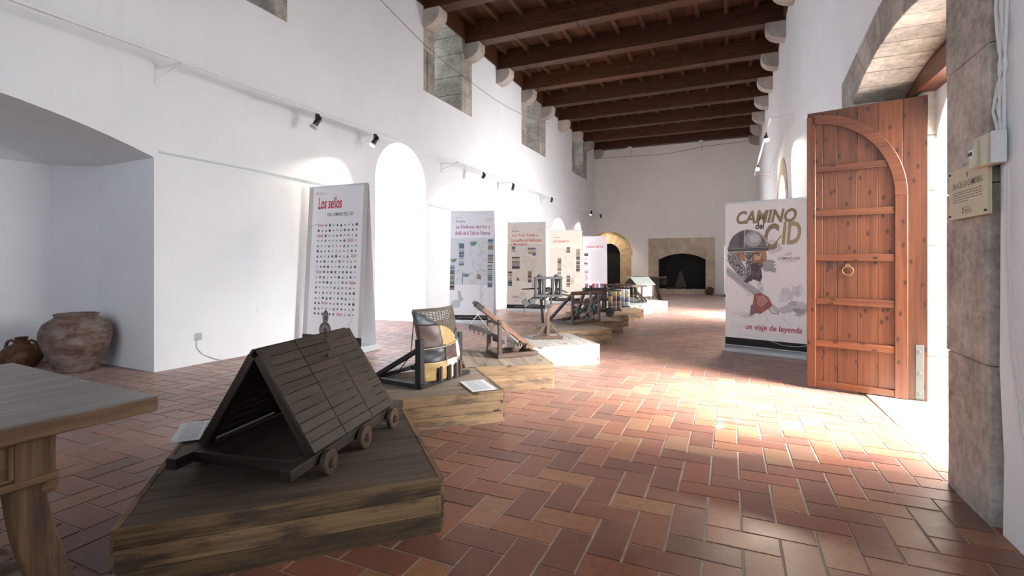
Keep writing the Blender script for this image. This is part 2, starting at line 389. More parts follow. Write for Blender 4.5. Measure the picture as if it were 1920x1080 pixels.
m = MB()
for a, b in ((3.3, 4.05), (4.06, 4.9), (4.91, 5.9)): m.bb(1.185, 1.7, a, b, -.15, fz(4.5)+.004)
m.bb(1.7, 3.6, 2.6, 6.9, -.2, fz(4.5)-.01)
obj('threshold_stone', m, M['stone_pale'], so, bevel=.006)
# second door: glazed opening further along the right wall
d2 = thing('door_2', 'glazed arched opening with stone edging further along the right wall', 'x'); del d2['category']; d2['kind'] = 'structure'
m = MB(); AI = arch_pts(12.3, 14.3, 2.35, .95, 16, -.15); AO = arch_pts(11.95, 14.65, 2.4, 1.30, 16, -.15)
for i in range(len(AI)-1):
    m.prism([AI[i], AI[i+1], AO[i+1], AO[i]], MX, XR-.014, XR+.28)
cs2 = cutter(MB().prism(arch_pts(12.0, 14.6, 2.4, 1.26, 24), MX, 1.0, XR+.27))
boolean(wr, [cs2])
obj('stone_edging', m, M['stone_sand'], d2, bevel=.006)
m = MB()
for y in (12.32, 12.97, 13.63, 14.25): m.bb(2.0, 2.05, y-.02, y+.02, -.15, 2.9)
for z in (.02, .8, 1.6, 2.35): m.bb(2.0, 2.05, 12.3, 14.3, z-.02, z+.02)
obj('glazing_bars', m, M['midwood'], d2)
# far wall with fireplace and stone doorway openings
m = MB(); m.bb(XL-.3, XR+.3, YF, YF+1.2, -.6, 7.3); wb = obj('wall_back', m, M['plaster_warm'])
m = MB(); m.prism(arch_pts(-2.98, -.97, 1.36, .27, 16, -.16+.17), MY, YF-.5, YF+.75); c1 = cutter(m)
m = MB(); m.prism(arch_pts(-5.87, -4.75, 1.57, .56, 18), MY, YF-.5, YF+.9); c2 = cutter(m)
boolean(wb, [c1, c2]); struct(wb, 'far end wall')
m = MB(); m.bb(XL-2.7, -5.6, YB-1.3, YB-1.25, -.6, 1.2); 
m = MB(); m.bb(-8.7, -5.3, YB-.3, YB, -.6, 7.3); m.bb(.5, 2.45, YB-.3, YB, -.6, 7.3); m.bb(-5.3, .5, YB-.3, YB, -.6, 1.0); m.bb(-5.3, .5, YB-.3, YB, 5.4, 7.3)
struct(obj('wall_rear', m, M['plaster']))
m = MB()
for x in (-5.3, -2.4, .5): m.bb(x-.04, x+.04, YB-.2, YB-.1, 1.0, 5.4)
for z in (1.0, 3.2, 5.4): m.bb(-5.3, .5, YB-.2, YB-.1, z-.04, z+.04)
struct(obj('window_5', m, M['midwood']), 'large unseen window opening behind the camera, added for the fill light')  # unseen window, made up to let the rear fill lamp in
# ceiling: boards and small joists
m = MB(); x = XL
while x < XR:
    m.bb(x+.002, x+.198, YB, YF+.1, ZC, ZC+.03); x += .2
m.bb(-8.7, 2.45, YB-.3, 24.2, ZC+.03, ZC+.25)
ce = obj('ceiling', m, M['ceilboard'], bevel=0); struct(ce, 'dark boarded ceiling')
m = MB(); x = XL+.3
while x < XR:
    m.bb(x-.05, x+.05, YB, YF+.1, ZC-.12, ZC); x += .62
obj('joists', m, M['beam'], ce, bevel=.008)
m = MB()
m.bb(XL, XL+.05, YB, YF, ZC-.42, ZC); m.bb(XR-.05, XR, YB, YF, ZC-.42, ZC); obj('wall_plate', m, M['beam'], ce)
# beams and corbels
def ordinal(k): return ['first', 'second', 'third', 'fourth', 'fifth', 'sixth', 'seventh', 'eighth', 'ninth', 'tenth', 'eleventh'][k]
BY = [8.97+1.8*k for k in range(-2, 9)]
for k, y in enumerate(BY):
    vis = k-2
    m = MB(); yb = min(y, YF-.16); m.bb(XL, XR, yb-.15, yb+.15, 6.6, ZC-.005)
    if vis < 0: lab = 'dark stained ceiling beam overhead, nearer than the first one in view, %s' % ('second one up' if vis == -1 else 'nearest to the camera')
    elif vis == 8: lab = 'last dark ceiling beam, lying against the top of the far wall'
    else: lab = '%s dark stained ceiling beam counted from the top edge of the photo' % ordinal(vis)
    tag(obj('ceiling_beam', m, M['beam'], bevel=.008), lab, 'beam', 'ceiling beams across the hall')
    for side in (0, 1):
        prof = [(.0, 6.6), (.40, 6.6), (.40, 6.52)]+[(.04+.36*cos(a), 6.50-.28*sin(a)) for a in [radians(d) for d in range(8, 91, 9)]]+[(.0, 6.22)]
        sx = 1 if side == 0 else -1; X0 = XL if side == 0 else XR
        m = MB(); y0 = yb-.17; m.prism(prof, lambda u, v, t: (X0+sx*u, t, v), y0, y0+.34)
        if vis < side: continue
        lab = '%s rounded stone corbel in view from the camera along the %s wall' % (ordinal(vis-side), 'left' if side == 0 else 'right')
        tag(obj('stone_corbel', m, M['stone_corbel'], bevel=.008, ang=50), lab, 'corbel', 'stone corbels under the ceiling beams')
# stone doorway in the far wall
s_ = thing('door_3', 'round-arched golden stone doorway in the far wall, dark inside', 'x'); del s_['category']; s_['kind'] = 'structure'
m = MB(); cx, cz = -5.31, 1.57
for i in range(9):
    a0, a1 = pi*i/9, pi*(i+1)/9; r0, r1 = .56, 1.13
    P = [(cx+r0*cos(a0+.01), cz+r0*sin(a0+.01)), (cx+r1*cos(a0+.008), cz+r1*sin(a0+.008)), (cx+r1*cos((a0+a1)/2), cz+r1*sin((a0+a1)/2)), (cx+r1*cos(a1-.008), cz+r1*sin(a1-.008)), (cx+r0*cos(a1-.01), cz+r0*sin(a1-.01)), (cx+r0*cos((a0+a1)/2), cz+r0*sin((a0+a1)/2))]
    P = [(max(p[0], XL+.01), p[1]) for p in P]
    m.prism(P, MY, YF-.02, YF+.25)
for (z0, z1, w_) in ((1.0, 1.565, .52), (.57, .995, .52), (.12, .565, .36), (-.2, .115, .40)): m.bb(-4.755, -4.755+w_, YF-.02, YF+.25, z0, z1)
obj('stone_surround', m, M['stone_gold'], s_, bevel=.01)
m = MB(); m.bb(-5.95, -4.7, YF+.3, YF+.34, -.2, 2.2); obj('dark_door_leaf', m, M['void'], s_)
# fireplace
fp = thing('fireplace', 'wide stone fireplace with a shallow arch in the far wall', 'fireplace', (0, YF, 0))
m = MB(); zf = fz(YF)-.02
def fprism(P): m.prism(P, MY, -.05, .30)
for z0, z1 in ((zf, .45), (.454, .93), (.934, 1.36)):
    m.bb(-3.44, -2.98, -.05, .30, z0, z1); m.bb(-.97, -.60, -.05, .30, z0, z1)
A = arch_pts(-2.98, -.97, 1.36, .27, 6, 1.36)[1:-1][::-1]
O = [(-2.98, 1.36), (-2.86, 1.86), (-2.42, 2.0), (-1.98, 2.05), (-1.52, 2.0), (-1.08, 1.86), (-.97, 1.36)]
O = [(-3.0, 1.8), (-2.78, 1.88), (-2.36, 2.02), (-1.98, 2.06), (-1.58, 2.02), (-1.16, 1.88), (-.95, 1.8)]
for i in range(6): fprism([A[i], A[i+1], O[i+1], O[i]])
fprism([(-3.44, 1.364), (-2.98, 1.364), (-3.0, 1.8), (-3.0, 1.86), (-3.44, 1.86)]); fprism([(-.60, 1.364), (-.97, 1.364), (-.95, 1.8), (-.95, 1.86), (-.60, 1.86)])
m.bb(-3.42, -.62, -.03, .29, 1.70, 2.31); m.bb(-3.44, -2.62, -.044, .295, 1.864, 2.33); m.bb(-2.615, -1.6, -.044, .295, 1.90, 2.33); m.bb(-1.595, -.60, -.044, .295, 1.864, 2.33)
obj('stone_surround', m, M['stone_sand'], fp, bevel=.006)
m = MB(); m.bb(-2.96, -2.3, -.30, .7, zf, .0); m.bb(-2.29, -1.6, -.30, .7, zf, .0); m.bb(-1.59, -.99, -.30, .7, zf, .0); obj('hearth_stone', m, M['stone_sand'], fp, bevel=.006)
m = MB(); m.bb(-3.0, -.95, .62, .70, 0, 1.8); m.bb(-3.0, -2.9, .30, .7, 0, 1.6); m.bb(-1.05, -.95, .30, .7, 0, 1.6); m.bb(-3.0, -.95, .30, .7, 1.5, 1.85)
obj('sooty_firebox', m, M['soot'], fp)
for i in range(4):
    m = MB(); x = -2.5+.42*i; m.tube([(x-.15, .18, .05), (x+.15, .42, .05)], .05, 10)
    tag(obj('firewood_log', m, M['darkwood']), 'charred log lying on the hearth of the far fireplace, %s from the left' % ordinal(i), 'log', 'logs in the fireplace').location = (0, YF, 0)
m = MB(); m.add([(-2.3, .58, 0), (-1.9, .58, 0), (-2.1, .60, .75)], [(0, 1, 2)]); 
m = MB(); m.prism([(-2.35, .01), (-1.75, .01), (-2.02, .82), (-2.12, .82)], MY, .56, .61); obj('fireback', m, M['iron'], fp, bevel=.004)

# ---------------------------------------------------------------- pottery
def jar(name, label, cat, loc, prof, mat, handles=None):
    t = thing(name, label, cat, loc)
    m = MB(); inner = [(max(r-.018, .01), z) for r, z in prof[::-1] if z > prof[-1][1]*.35]
    m.lathe(prof+inner, 40); obj('vessel_body', m, mat, t, ang=70)
    for pts in (handles or []):
        m = MB(); m.tube(pts, .017, 8); obj('handle', m, mat, t, ang=80)
    return t
jar('storage_jar', 'big chalky terracotta storage jar standing in the corner of the white niche', 'jar', (-6.84, 3.155, fz(3.15)),
    [(.17, 0), (.19, .03), (.235, .14), (.30, .28), (.330, .40), (.325, .47), (.29, .55), (.215, .605), (.190, .622), (.20, .645), (.205, .655), (.185, .66)], M['jar'])
hd = lambda s: [(s*.07, 0, .30), (s*.12, 0, .325), (s*.165, 0, .305), (s*.185, 0, .25), (s*.175, 0, .19)]
jar('clay_jug', 'brown two-handled clay jug standing left of the big storage jar', 'jug', (-7.62, 2.98, fz(3)),
    [(.12, 0), (.14, .02), (.185, .08), (.205, .14), (.19, .20), (.145, .25), (.075, .285), (.055, .30), (.055, .345), (.066, .36), (.055, .362)], M['jug'], [[(x*.915, x*.40, z) for x, y, z in hd(s)] for s in (-1, 1)])
jar('clay_pot', 'small brown clay pot at the left edge of the photo, in the niche', 'pot', (-7.93, 2.55, fz(2.6)),
    [(.09, 0), (.13, .05), (.15, .12), (.13, .19), (.08, .22), (.085, .24), (.07, .242)], M['jug'])
jar('hearth_jug', 'small brown jug standing at the right side of the far fireplace', 'jug', (-.80, 22.95, fz(23)),
    [(.10, 0), (.13, .04), (.165, .14), (.155, .22), (.10, .28), (.08, .30), (.09, .335), (.075, .337)], M['jug'], [[(.08, 0, .30), (.16, 0, .28), (.165, 0, .2)]])

# ---------------------------------------------------------------- display platforms
def platform(label, B, W, D, rot, H=.25, side='tanboard', top='tantop', along=True, rows=3):
    """B = front right top corner on plan; front runs W to the left, D goes back"""
    t = thing('display_platform', label, 'platform', (B[0], B[1], fz(B[1])-.004), radians(rot), 'wooden display platforms along the hall')
    m = MB(); n = 9 if along else 8
    if along:
        n = round(D/.115)
        for i in range(n): m.bb(-W+.012, -.012, i*D/n+.0015+.01*(i == 0), (i+1)*D/n-.0015, H-.022, H-random.uniform(0, .002))
    else:
        n = round(W/.115)
        for i in range(n): m.bb(-W+i*W/n+.0015, -W+(i+1)*W/n-.0015, .01, D-.01, H-.022, H-random.uniform(0, .002))
    obj('top_boards', m, M[top], t, bevel=.0015)
    for nm, f in (('front_panel', lambda u0, u1, z0, z1, e: (u0, u1, 0-e, .02, z0, z1)), ('back_panel', lambda u0, u1, z0, z1, e: (u0, u1, D-.02, D+e, z0, z1))):
        m = MB(); cuts = [0]+[H*(i+random.uniform(-.12, .12))/rows for i in range(1, rows)]+[H]
        for i in range(rows): m.bb(*f(-W, 0, cuts[i]+.001, cuts[i+1]-.001, random.uniform(0, .003)))
        if nm == 'front_panel' and W > 1:
            pass
        obj(nm, m, M[side], t, bevel=.002)
    for x0, x1 in ((-W-.012, -W+.01), (-.01, .012)):
        m = MB(); cuts = [0, H*.36, H*.68, H+.002]
        for i in range(3): m.bb(x0, x1, .0, D, cuts[i]+.001, cuts[i+1]-.001)
        obj('side_panel', m, M[side], t, bevel=.002)
    if B[1] < 4:
        for z in (.035, .075, .115, .16, .20, .235):
            m = MB(); m.cyl((-.02, -.001, z), (-.02, -.0045, z), .003, 6); obj('nail', m, M['iron'], t)
    return t
random.seed(5)
platform('large dark plank platform nearest the camera, under the roofed wheeled shed', (-1.207, 1.935), 1.225, 1.36, 45, .252, 'oldboard', 'oldtop')
platform('plank platform under the leather patchwork screen, behind the dark nearest platform', (-1.62, 3.50), .885, .88, 42.5)
platform('stained plank platform under the leaning pole engine with the spiked bar', (-1.61, 4.655), .86, 1.0, 35.5, along=False)
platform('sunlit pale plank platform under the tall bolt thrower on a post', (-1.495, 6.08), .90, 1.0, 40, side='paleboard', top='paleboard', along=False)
platform('plank platform under the catapult frame with the round top roller', (-1.68, 7.65), .90, .97, 45)
platform('plank platform under the small wheeled engine with blue-grey cloth', (-1.77, 8.955), .86, .72, 45)
platform('plank platform under the brown patchwork shelter', (-1.87, 10.03), .88, 1.0, 45)
platform('plank platform under the pale patchwork shelter with the crank on top', (-1.80, 11.50), .90, 1.0, 47)
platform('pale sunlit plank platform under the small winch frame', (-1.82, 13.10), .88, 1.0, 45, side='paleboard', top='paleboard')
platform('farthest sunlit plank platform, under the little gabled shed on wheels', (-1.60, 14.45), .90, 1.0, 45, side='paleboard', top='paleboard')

# ---------------------------------------------------------------- engine 1: roofed shed on wheels
def shed():
    t = thing('covered_ram_shed', 'dark wooden A-frame model shed on small wheels standing on the nearest platform', 'model', (-2.108, 2.013, fz(2)+.253), radians(11.5))
    hw, hl, zb, za = .30, .40, .105, .565
    sl = hypot(hw, za-zb); dx, dz = hw/sl, (za-zb)/sl
    for s, nm in ((1, 'right'), (-1, 'left')):
        m = MB(); nr = 11; mat3 = Matrix(((0, s*dx, s*dz), (1, 0, 0), (0, -dz, dx))) if s > 0 else Matrix(((0, -dx, -dz), (-1, 0, 0), (0, -dz, dx)))
        for i in range(nr):
            d0 = sl*(i+.5)/nr; off = 0
            for (a, b) in ((-hl, -.135), (-.13, .14), (.145, hl)):
                x = s*(dx*d0+dz*.012); z = za-dz*d0+dx*.012
                m.box((x, (a+b)/2, z), (b-a, sl/nr-.003, .014), mat3)
        m.cyl((s*.10, .02, .47), (s*.118, .02, .478), .010, 8)
        o = obj('roof_slope', m, M['darkwood'], t, bevel=.0015)
    for y in (-hl+.02, .13, hl-.02):
        for s in (1, -1):
            m = MB(); m.beam((s*(hw-.012), y, zb-.0), (0.0+s*.015, y, za-.022), .04, .05 if y < 0 else .035, up=(0, 1, 0)); obj('rafter', m, M['darkwood'], t, bevel=.003)
    m = MB()
    for i in range(8): m.bb(-hw+.03+i*.0675, -hw+.03+(i+1)*.0675-.002, -hl, hl, zb-.022, zb-.01)
    obj('floor_boards', m, M['darkwood'], t)
    for s in (1, -1):
        m = MB(); m.bb(s*.29-.027, s*.29+.027, -hl-.17, hl+.13, .055, .105); obj('side_rail', m, M['darkwood'], t, bevel=.004)
    for a_ in (-hl-.075, hl-.05):
        m = MB(); m.bb(-.265, .265, a_, a_+.055, .055, .105); obj('cross_beam', m, M['darkwood'], t, bevel=.004)
    for y in (-.33, .0, .33):
        m = MB(); m.cyl((-.37, y, .052), (.37, y, .052), .012, 10); obj('axle', m, M['midwood'], t)
        for s in (1, -1):
            m = MB(); m.tube([(s*.325, y, .052), (s*.33, y, .052), (s*.352, y, .052), (s*.357, y, .052)], [.052, .058, .058, .052], 24)
            m.cyl((s*.357, y, .052), (s*.366, y, .052), .022, 12)
            w_ = obj('wheel', m, M['wheelwood'], t, bevel=0)
            m = MB()
            for q in range(3): m.cyl((s*.36, y+.014*cos(q*2.1), .052+.014*sin(q*2.1)), (s*.376, y+.014*cos(q*2.1), .052+.014*sin(q*2.1)), .005, 6)
            obj('peg', m, M['tablewood'], w_)
    return t
shed()
def sheet(label, loc, rz, w_, h_):
    t = thing('information_sheet', label, 'sheet', loc, radians(rz), 'information sheets on the platforms')
    m = MB(); m.bb(-w_/2, w_/2, -h_/2, h_/2, 0, .003); obj('paper', m, M['paper'], t)
    m = MB(); z = .0034
    for i in range(14):
        y = h_/2-.035-i*(h_-.06)/14
        if i in (0, 5): continue
        m.add([(-w_/2+.02, y, z), (w_/2-.02-random.uniform(0, .04), y, z), (w_/2-.02-.01, y-.0035, z), (-w_/2+.02, y-.0035, z)], [(0, 3, 2, 1)], col=(.35, .35, .37))
    obj('printed_text', m, M['print'], t)
sheet('white information sheet at the left edge of the nearest platform', (-2.83, 1.895, fz(1.8)+.2535), -41, .36, .23)
sheet('white information sheet at the front edge of the platform with the patchwork screen', (-1.856, 3.53, fz(3.5)+.2525), -44, .34, .205)

# ---------------------------------------------------------------- engine 2: patchwork screen
TAN = (.46, .31, .12); BRN = (.085, .045, .038); BLK = (.028, .032, .038); WHT = (.66, .62, .54); GRY = (.075, .085, .10)
def mantlet():
    t = thing('patchwork_siege_screen', 'curved wicker screen patched with tan, brown, black and white leather in a black frame', 'model', (-2.204, 3.227, fz(3.3)+.252), radians(82.5))
    m = MB(); m.bb(0, .655, 0, .04, 0, .035); m.bb(0, .04, 0, .62, 0, .035); m.bb(.50, .54, .04, .60, 0, .035); m.bb(0, .54, .55, .59, 0, .035)
    obj('base_frame', m, M['blackwood'], t, bevel=.003)
    for x, h in ((0.005, .385), (.50, .385)):
        m = MB(); m.bb(x, x+.05, .005, .06, .035, h); obj('post', m, M['blackwood'], t, bevel=.003)
        m = MB(); m.beam((x+.025, .53, .035), (x+.025, .05, .30), .035, .045, up=(1, 0, 0)); obj('brace', m, M['blackwood'], t, bevel=.003)
    S = lambda u, v, o=0: (.005+.05*(1-v)+u*(.50-.03*(1-v)), .055-.075*sin(pi*u)-o+.10*v*v*(.6)-.03, .045+v*.56)
    m = MB()
    for i in range(17):
        u = i/16; m.tube([S(u, .02), S(u, .25), S(u, .5), S(u, .75), S(u, 1)], .0035, 5)
    for j in range(44):
        v = .02+j*.98/44
        m.tube([S(i/32, v, .0045*(1 if (i//1+j) % 2 else -1)) for i in range(33)], .0042, 5)
    for j in range(3): m.tube([S(i/24, 1.0+.008*j, .003*(j-1)) for i in range(25)], .008, 6)
    m.tube([S(1, k/8) for k in range(9)], .009, 6); m.tube([S(0, k/8) for k in range(9)], .009, 6)
    obj('wicker_panel', m, plain('woven_wicker', (.13, .115, .085), .8), t, ang=80)
    def patch(name, u0, u1, v0, v1, col, top=None, bot=None):
        ph = random.uniform(0, 6); m = MB()
        def fn(a, b):
            u = u0+(u1-u0)*a; lo = bot(a) if bot else v0; hi = top(a) if top else v1; v = lo+(hi-lo)*b
            wr_ = .0022*sin(a*5+b*6+ph)+.0012*sin(b*13-a*9+ph)+random.uniform(-.0005, .0005); e = .0 if min(a, b, 1-a, 1-b) < .04 else .004
            return S(u, v, .013+wr_+e)
        m.grid(fn, 18, 18, col); obj(name, m, M['leather'], t, solid=.004, ang=80)
    patch('leather_patch', .0, .30, .80, .99, GRY, top=lambda a: .99-.16*a*a)
    patch('leather_patch', .0, .40, .47, .80, BRN)
    patch('leather_patch', .36, .80, .47, .80, TAN, top=lambda a: .80-.14*a-.10*a**4, bot=lambda a: .47+.05*a*a)
    patch('leather_patch', .28, .42, .78, .84, BLK, top=lambda a: .83-.06*a)
    patch('leather_patch', .76, 1.0, .50, .70, GRY, top=lambda a: .62+.06*a)
    patch('leather_patch', .22, .46, .44, .50, BLK)
    patch('leather_patch', .0, .42, .26, .46, BLK)
    patch('leather_patch', .42, .80, .27, .47, BRN)
    patch('leather_patch', .80, 1.0, .22, .52, WHT)
    patch('leather_patch', .0, .44, .0, .27, TAN)
    patch('leather_patch', .44, .80, .0, .28, WHT)
    patch('leather_patch', .76, 1.0, .0, .27, GRY, top=lambda a: .20+.08*sin(pi*a))
    m = MB(); m.tube([S(i/24, .465+.05*(i/24)**2, .022) for i in range(25)], .0045, 6); obj('cord', m, M['rope'], t)
    for u in (.26, .46, .65, .86):
        m = MB(); p = S(u, .0, .022); m.bb(p[0], p[0]+.022, p[1]-.012, p[1]+.012, .035, .155); o = obj('slot_frame', m, M['midwood'], t, bevel=.002)
        m = MB(); m.bb(p[0]-.024, p[0], p[1]-.006, p[1]+.012, .036, .145); obj('slot_shade', m, M['void'], o)  # near-black box painted as the shade inside the slot
    for x in (.03, .5):
        m = MB(); m.tube([(x, .09, .60), (x-.01, .10, .40), (x-.01, .12, .25), (x, .25, .12), (x+.01, .40, .05)], .004, 5); obj('tie_rope', m, M['blackwood'], t)
mantlet()

# ---------------------------------------------------------------- engine 3: leaning pole with hanging spiked bar
def crow():
    t = thing('spiked_bar_engine', 'model engine with a long reddish leaning pole and a hanging spiked bar', 'model', (-2.21, 4.655, fz(4.9)+.252), radians(48))
    m = MB(); m.bb(0, .47, 0, .045, 0, .045); m.bb(0, .47, .31, .355, 0, .045); m.bb(0, .045, .045, .31, 0, .045); m.bb(.425, .47, .045, .31, 0, .045); obj('base_frame', m, M['midwood'], t, bevel=.003)
    for y in (.002, .312):
        m = MB(); m.bb(.005, .045, y, y+.04, .045, .40); obj('post', m, M['midwood'], t, bevel=.003)
    m = MB(); m.bb(.01, .04, .042, .312, .20, .235); m.cyl((.025, -.005, .36), (.025, .36, .36), .014, 10); m.bb(.06, .09, .04, .31, .14, .18); obj('crossbar', m, M['blackwood'], t, bevel=.002)
    m = MB(); P0 = Vector((.455, .12, .055)); P1 = Vector((-.215, .10, .575)); m.beam(P0, P1, .045, .05); obj('leaning_pole', m, M['redwood'], t, bevel=.008)
    m = MB(); d = (P1-P0).normalized(); m.beam(P1-d*.10, P1+d*.0, .052, .058); m.beam(P1-d*.03, P1+d*.03, .03, .035); obj('iron_tip', m, M['black'], t, bevel=.003)
    q = P1+d*(-.03)
    m = MB(); bar0 = Vector((-.30, .04, .35)); bar1 = Vector((-.085, .02, .275)); m.beam(bar0, bar1, .04, .045); b_ = obj('spiked_bar', m, M['blackwood'], t, bevel=.002)
    for i in range(9):
        p = bar0.lerp(bar1, (i+.5)/9); yy = .012*(-1)**i
        m = MB(); m.tube([(p.x, p.y+yy, p.z-.02), (p.x-.006, p.y+yy*1.6, p.z-.065)], [.005, .0008], 5); obj('spike', m, M['iron'], b_)
    m = MB(); k = q+Vector((0, 0, -.10)); m.tube([q, k], .004, 6); m.tube([k, (k+bar0)/2+Vector((0, 0, .01)), bar0+Vector((0, 0, .02))], .0035, 6); m.tube([k, bar1+Vector((0, 0, .02))], .0035, 6)
    m.tube([P0.lerp(P1, .55)+Vector((0, -.03, -.02)), (.28, .08, .12), (.30, .1, .06)], .003, 5); obj('rope', m, M['rope'], t, ang=80)
    m = MB(); m.cyl((.36, .03, .10), (.36, .33, .10), .022, 12); m.cyl((.36, .08, .10), (.36, .20, .10), .032, 12); obj('winch_drum', m, M['midwood'], t)
    m = MB(); m.tube([(.28+.035*cos(a), .10+.02*sin(a*2), .12+.045*sin(a)) for a in [i*.5 for i in range(20)]], .0035, 5); obj('rope_coil', m, M['rope'], t, ang=80)
crow()

# ---------------------------------------------------------------- engine 4: bolt thrower on a post
def ballista():
    t = thing('bolt_thrower', 'tall weathered grey bolt thrower model on a post with a crossed foot', 'model', (-2.21, 6.20, fz(6.2)+.252), radians(29))
    W = M['midwood']
    gw = wood('grey_weathered_wood', (.032, .035, .039), (.115, .118, .124), .7, 1.4, var=.3)
    m = MB(); m.bb(-.018, .018, -.018, .018, 0, .44); obj('post', m, W, t, bevel=.002)
    m = MB(); m.bb(-.20, .20, -.022, .022, 0, .035); obj('foot_beam', m, W, t, bevel=.002)
    m = MB(); m.bb(-.022, .022, .022, .36, 0, .03); obj('foot_beam', m, W, t, bevel=.002)
    for a, b in (((-.155, 0, .035), (-.012, 0, .225)), ((.155, 0, .035), (.012, 0, .225)), ((0, .30, .03), (0, .015, .22))):
        m = MB(); m.beam(a, b, .03, .026); obj('brace', m, W, t, bevel=.002)
    m = MB(); m.bb(-.045, .045, -.04, .04, .42, .45)
    for s in (-1, 1): m.bb(s*.04-.008, s*.04+.008, -.03, .03, .45, .56)
    m.tube([(-.05, -.035, .46), (0, -.04, .435), (.05, -.035, .46)], .012, 8); obj('swivel_bracket', m, gw, t, bevel=.002)
    for z in (.56, .795):
        m = MB(); m.bb(-.185, .185, -.07, .07, z, z+.028); obj('frame_plate', m, gw, t, bevel=.003)
    for x in (-.165, -.06, .06, .165):
        m = MB(); m.bb(x-.014, x+.014, -.05, .05, .588, .795); obj('frame_upright', m, gw, t, bevel=.002)
    for x in (-.112, .112):
        m = MB()
        for k in range(7):
            a = k*2*pi/7; m.tube([(x+.022*cos(a), .022*sin(a), .585), (x+.010*cos(a+1), .01*sin(a+1), .69), (x+.022*cos(a+.9), .022*sin(a+.9), .80)], .006, 5)
        obj('torsion_bundle', m, M['blackwood'], t, ang=80)
        m = MB(); m.cyl((x, 0, .823), (x, 0, .845), .035, 14); m.cyl((x, 0, .845), (x, 0, .855), .018, 10); obj('washer', m, gw, t)
        m = MB(); m.cyl((x, 0, .53), (x, 0, .56), .032, 14); obj('washer', m, gw, t)
    m = MB(); m.tube([(-.112, 0, .67), (-.34, .10, .655)], [.012, .007], 8); obj('throwing_arm', m, M['darkwood'], t)
    m = MB(); m.tube([(.112, 0, .67), (.30, .18, .60)], [.012, .008], 8); obj('throwing_arm', m, M['midwood'], t)
    m = MB(); m.beam((.03, -.02, .60), (-.02, .45, .50), .05, .04); m.beam((.1, .04, .60), (.40, .30, .545), .025, .02); obj('slider_stock', m, M['darkwood'], t, bevel=.003)
    m = MB(); m.beam((-.11, .0, .58), (-.30, .02, .47), .05, .05); m.beam((-.27, .0, .50), (-.33, .0, .46), .07, .09); m.beam((-.18, 0, .51), (-.25, 0, .49), .075, .07)
    m.beam((-.31, 0, .46), (-.315, 0, .33), .014, .012); obj('trigger_lever', m, gw, t, bevel=.003)
    m = MB(); m.bb(-.27, -.13, -.035, .05, .425, .46); obj('magazine_box', m, M['black'], t, bevel=.004)
    m = MB(); m.beam((-.09, .03, .54), (-.055, .09, .20), .035, .016); obj('prop_plank', m, gw, t, bevel=.002)
    m = MB(); m.bb(-.03, .03, -.03, .05, .62, .68); m.tube([(-.03, -.03, .66), (.0, -.05, .69), (.03, -.03, .66)], .01, 6); obj('bolt_head', m, M['darkwood'], t, bevel=.003)
ballista()

# ---------------------------------------------------------------- engine 5: catapult frame
def catapult():
    t = thing('catapult_frame', 'small catapult model frame with slanting side braces, round top roller and hanging sling', 'model', (-2.367, 7.84, fz(8.2)+.252), radians(61))
    W = M['midwood']
    gw = bpy.data.materials.get('grey_weathered_wood')
    m = MB(); m.bb(0, .67, 0, .04, 0, .045); m.bb(0, .67, .50, .54, 0, .04); obj('base_frame', m, W, t, bevel=.003)
    for x in (0, .63):
        m = MB(); m.bb(x, x+.04, .04, .62, 0, .045); obj('side_rail', m, gw, t, bevel=.003)
        m = MB(); m.bb(x, x+.04, 0, .04, .045, .50); obj('post', m, W, t, bevel=.003)
        m = MB(); m.beam((x+.02, .58, .04), (x+.02, .0, .53), .036, .05, up=(1, 0, 0)); obj('brace', m, gw, t, bevel=.003)
    m = MB(); m.cyl((.0, .02, .515), (.68, .02, .515), .032, 16); obj('top_roller', m, M['redwood'], t)
    m = MB(); m.bb(.04, .63, .005, .035, .345, .385); obj('crossbar', m, M['redwood'], t, bevel=.003)
    m = MB(); m.beam((.30, -.0, .60), (.34, .28, .06), .045, .045); obj('throwing_arm', m, gw, t, bevel=.004)
    m = MB()
    for a in (.36, .40): m.tube([(a, -.02, .53), (a+.01, -.045, .36), (a-.06, -.05, .26), (a+.02, -.05, .08)], .006, 6)
    m.tube([(.12, .3, .05), (.33, 0, .45)], .004, 5); m.tube([(.18, .0, .10), (.40, -.04, .26), (.44, -.04, .10)], .007, 6); obj('sling_rope', m, M['rope'], t, ang=80)
    m = MB(); m.lathe([(.003, -.034), (.02, -.028), (.033, -.01), (.034, .01), (.02, .029), (.002, .035)], 16, (.46, -.02, .085)); obj('sling_ball', m, M['redwood'], t, ang=80)
    m = MB(); m.cyl((.06, .30, .07), (.6, .30, .07), .02, 10); m.cyl((.25, .30, .07), (.33, .30, .07), .05, 14); obj('winch_drum', m, M['darkwood'], t)
    for i in range(7):
        m = MB(); a = random.uniform(.07, .24); b = random.uniform(.08, .2); m.lathe([(.002, 0), (.014, .003), (.017, .014), (.010, .026), (.002, .028)], 10, (a, b, .002)); obj('stone_ball', m, M['redwood'], t, ang=80)
catapult()

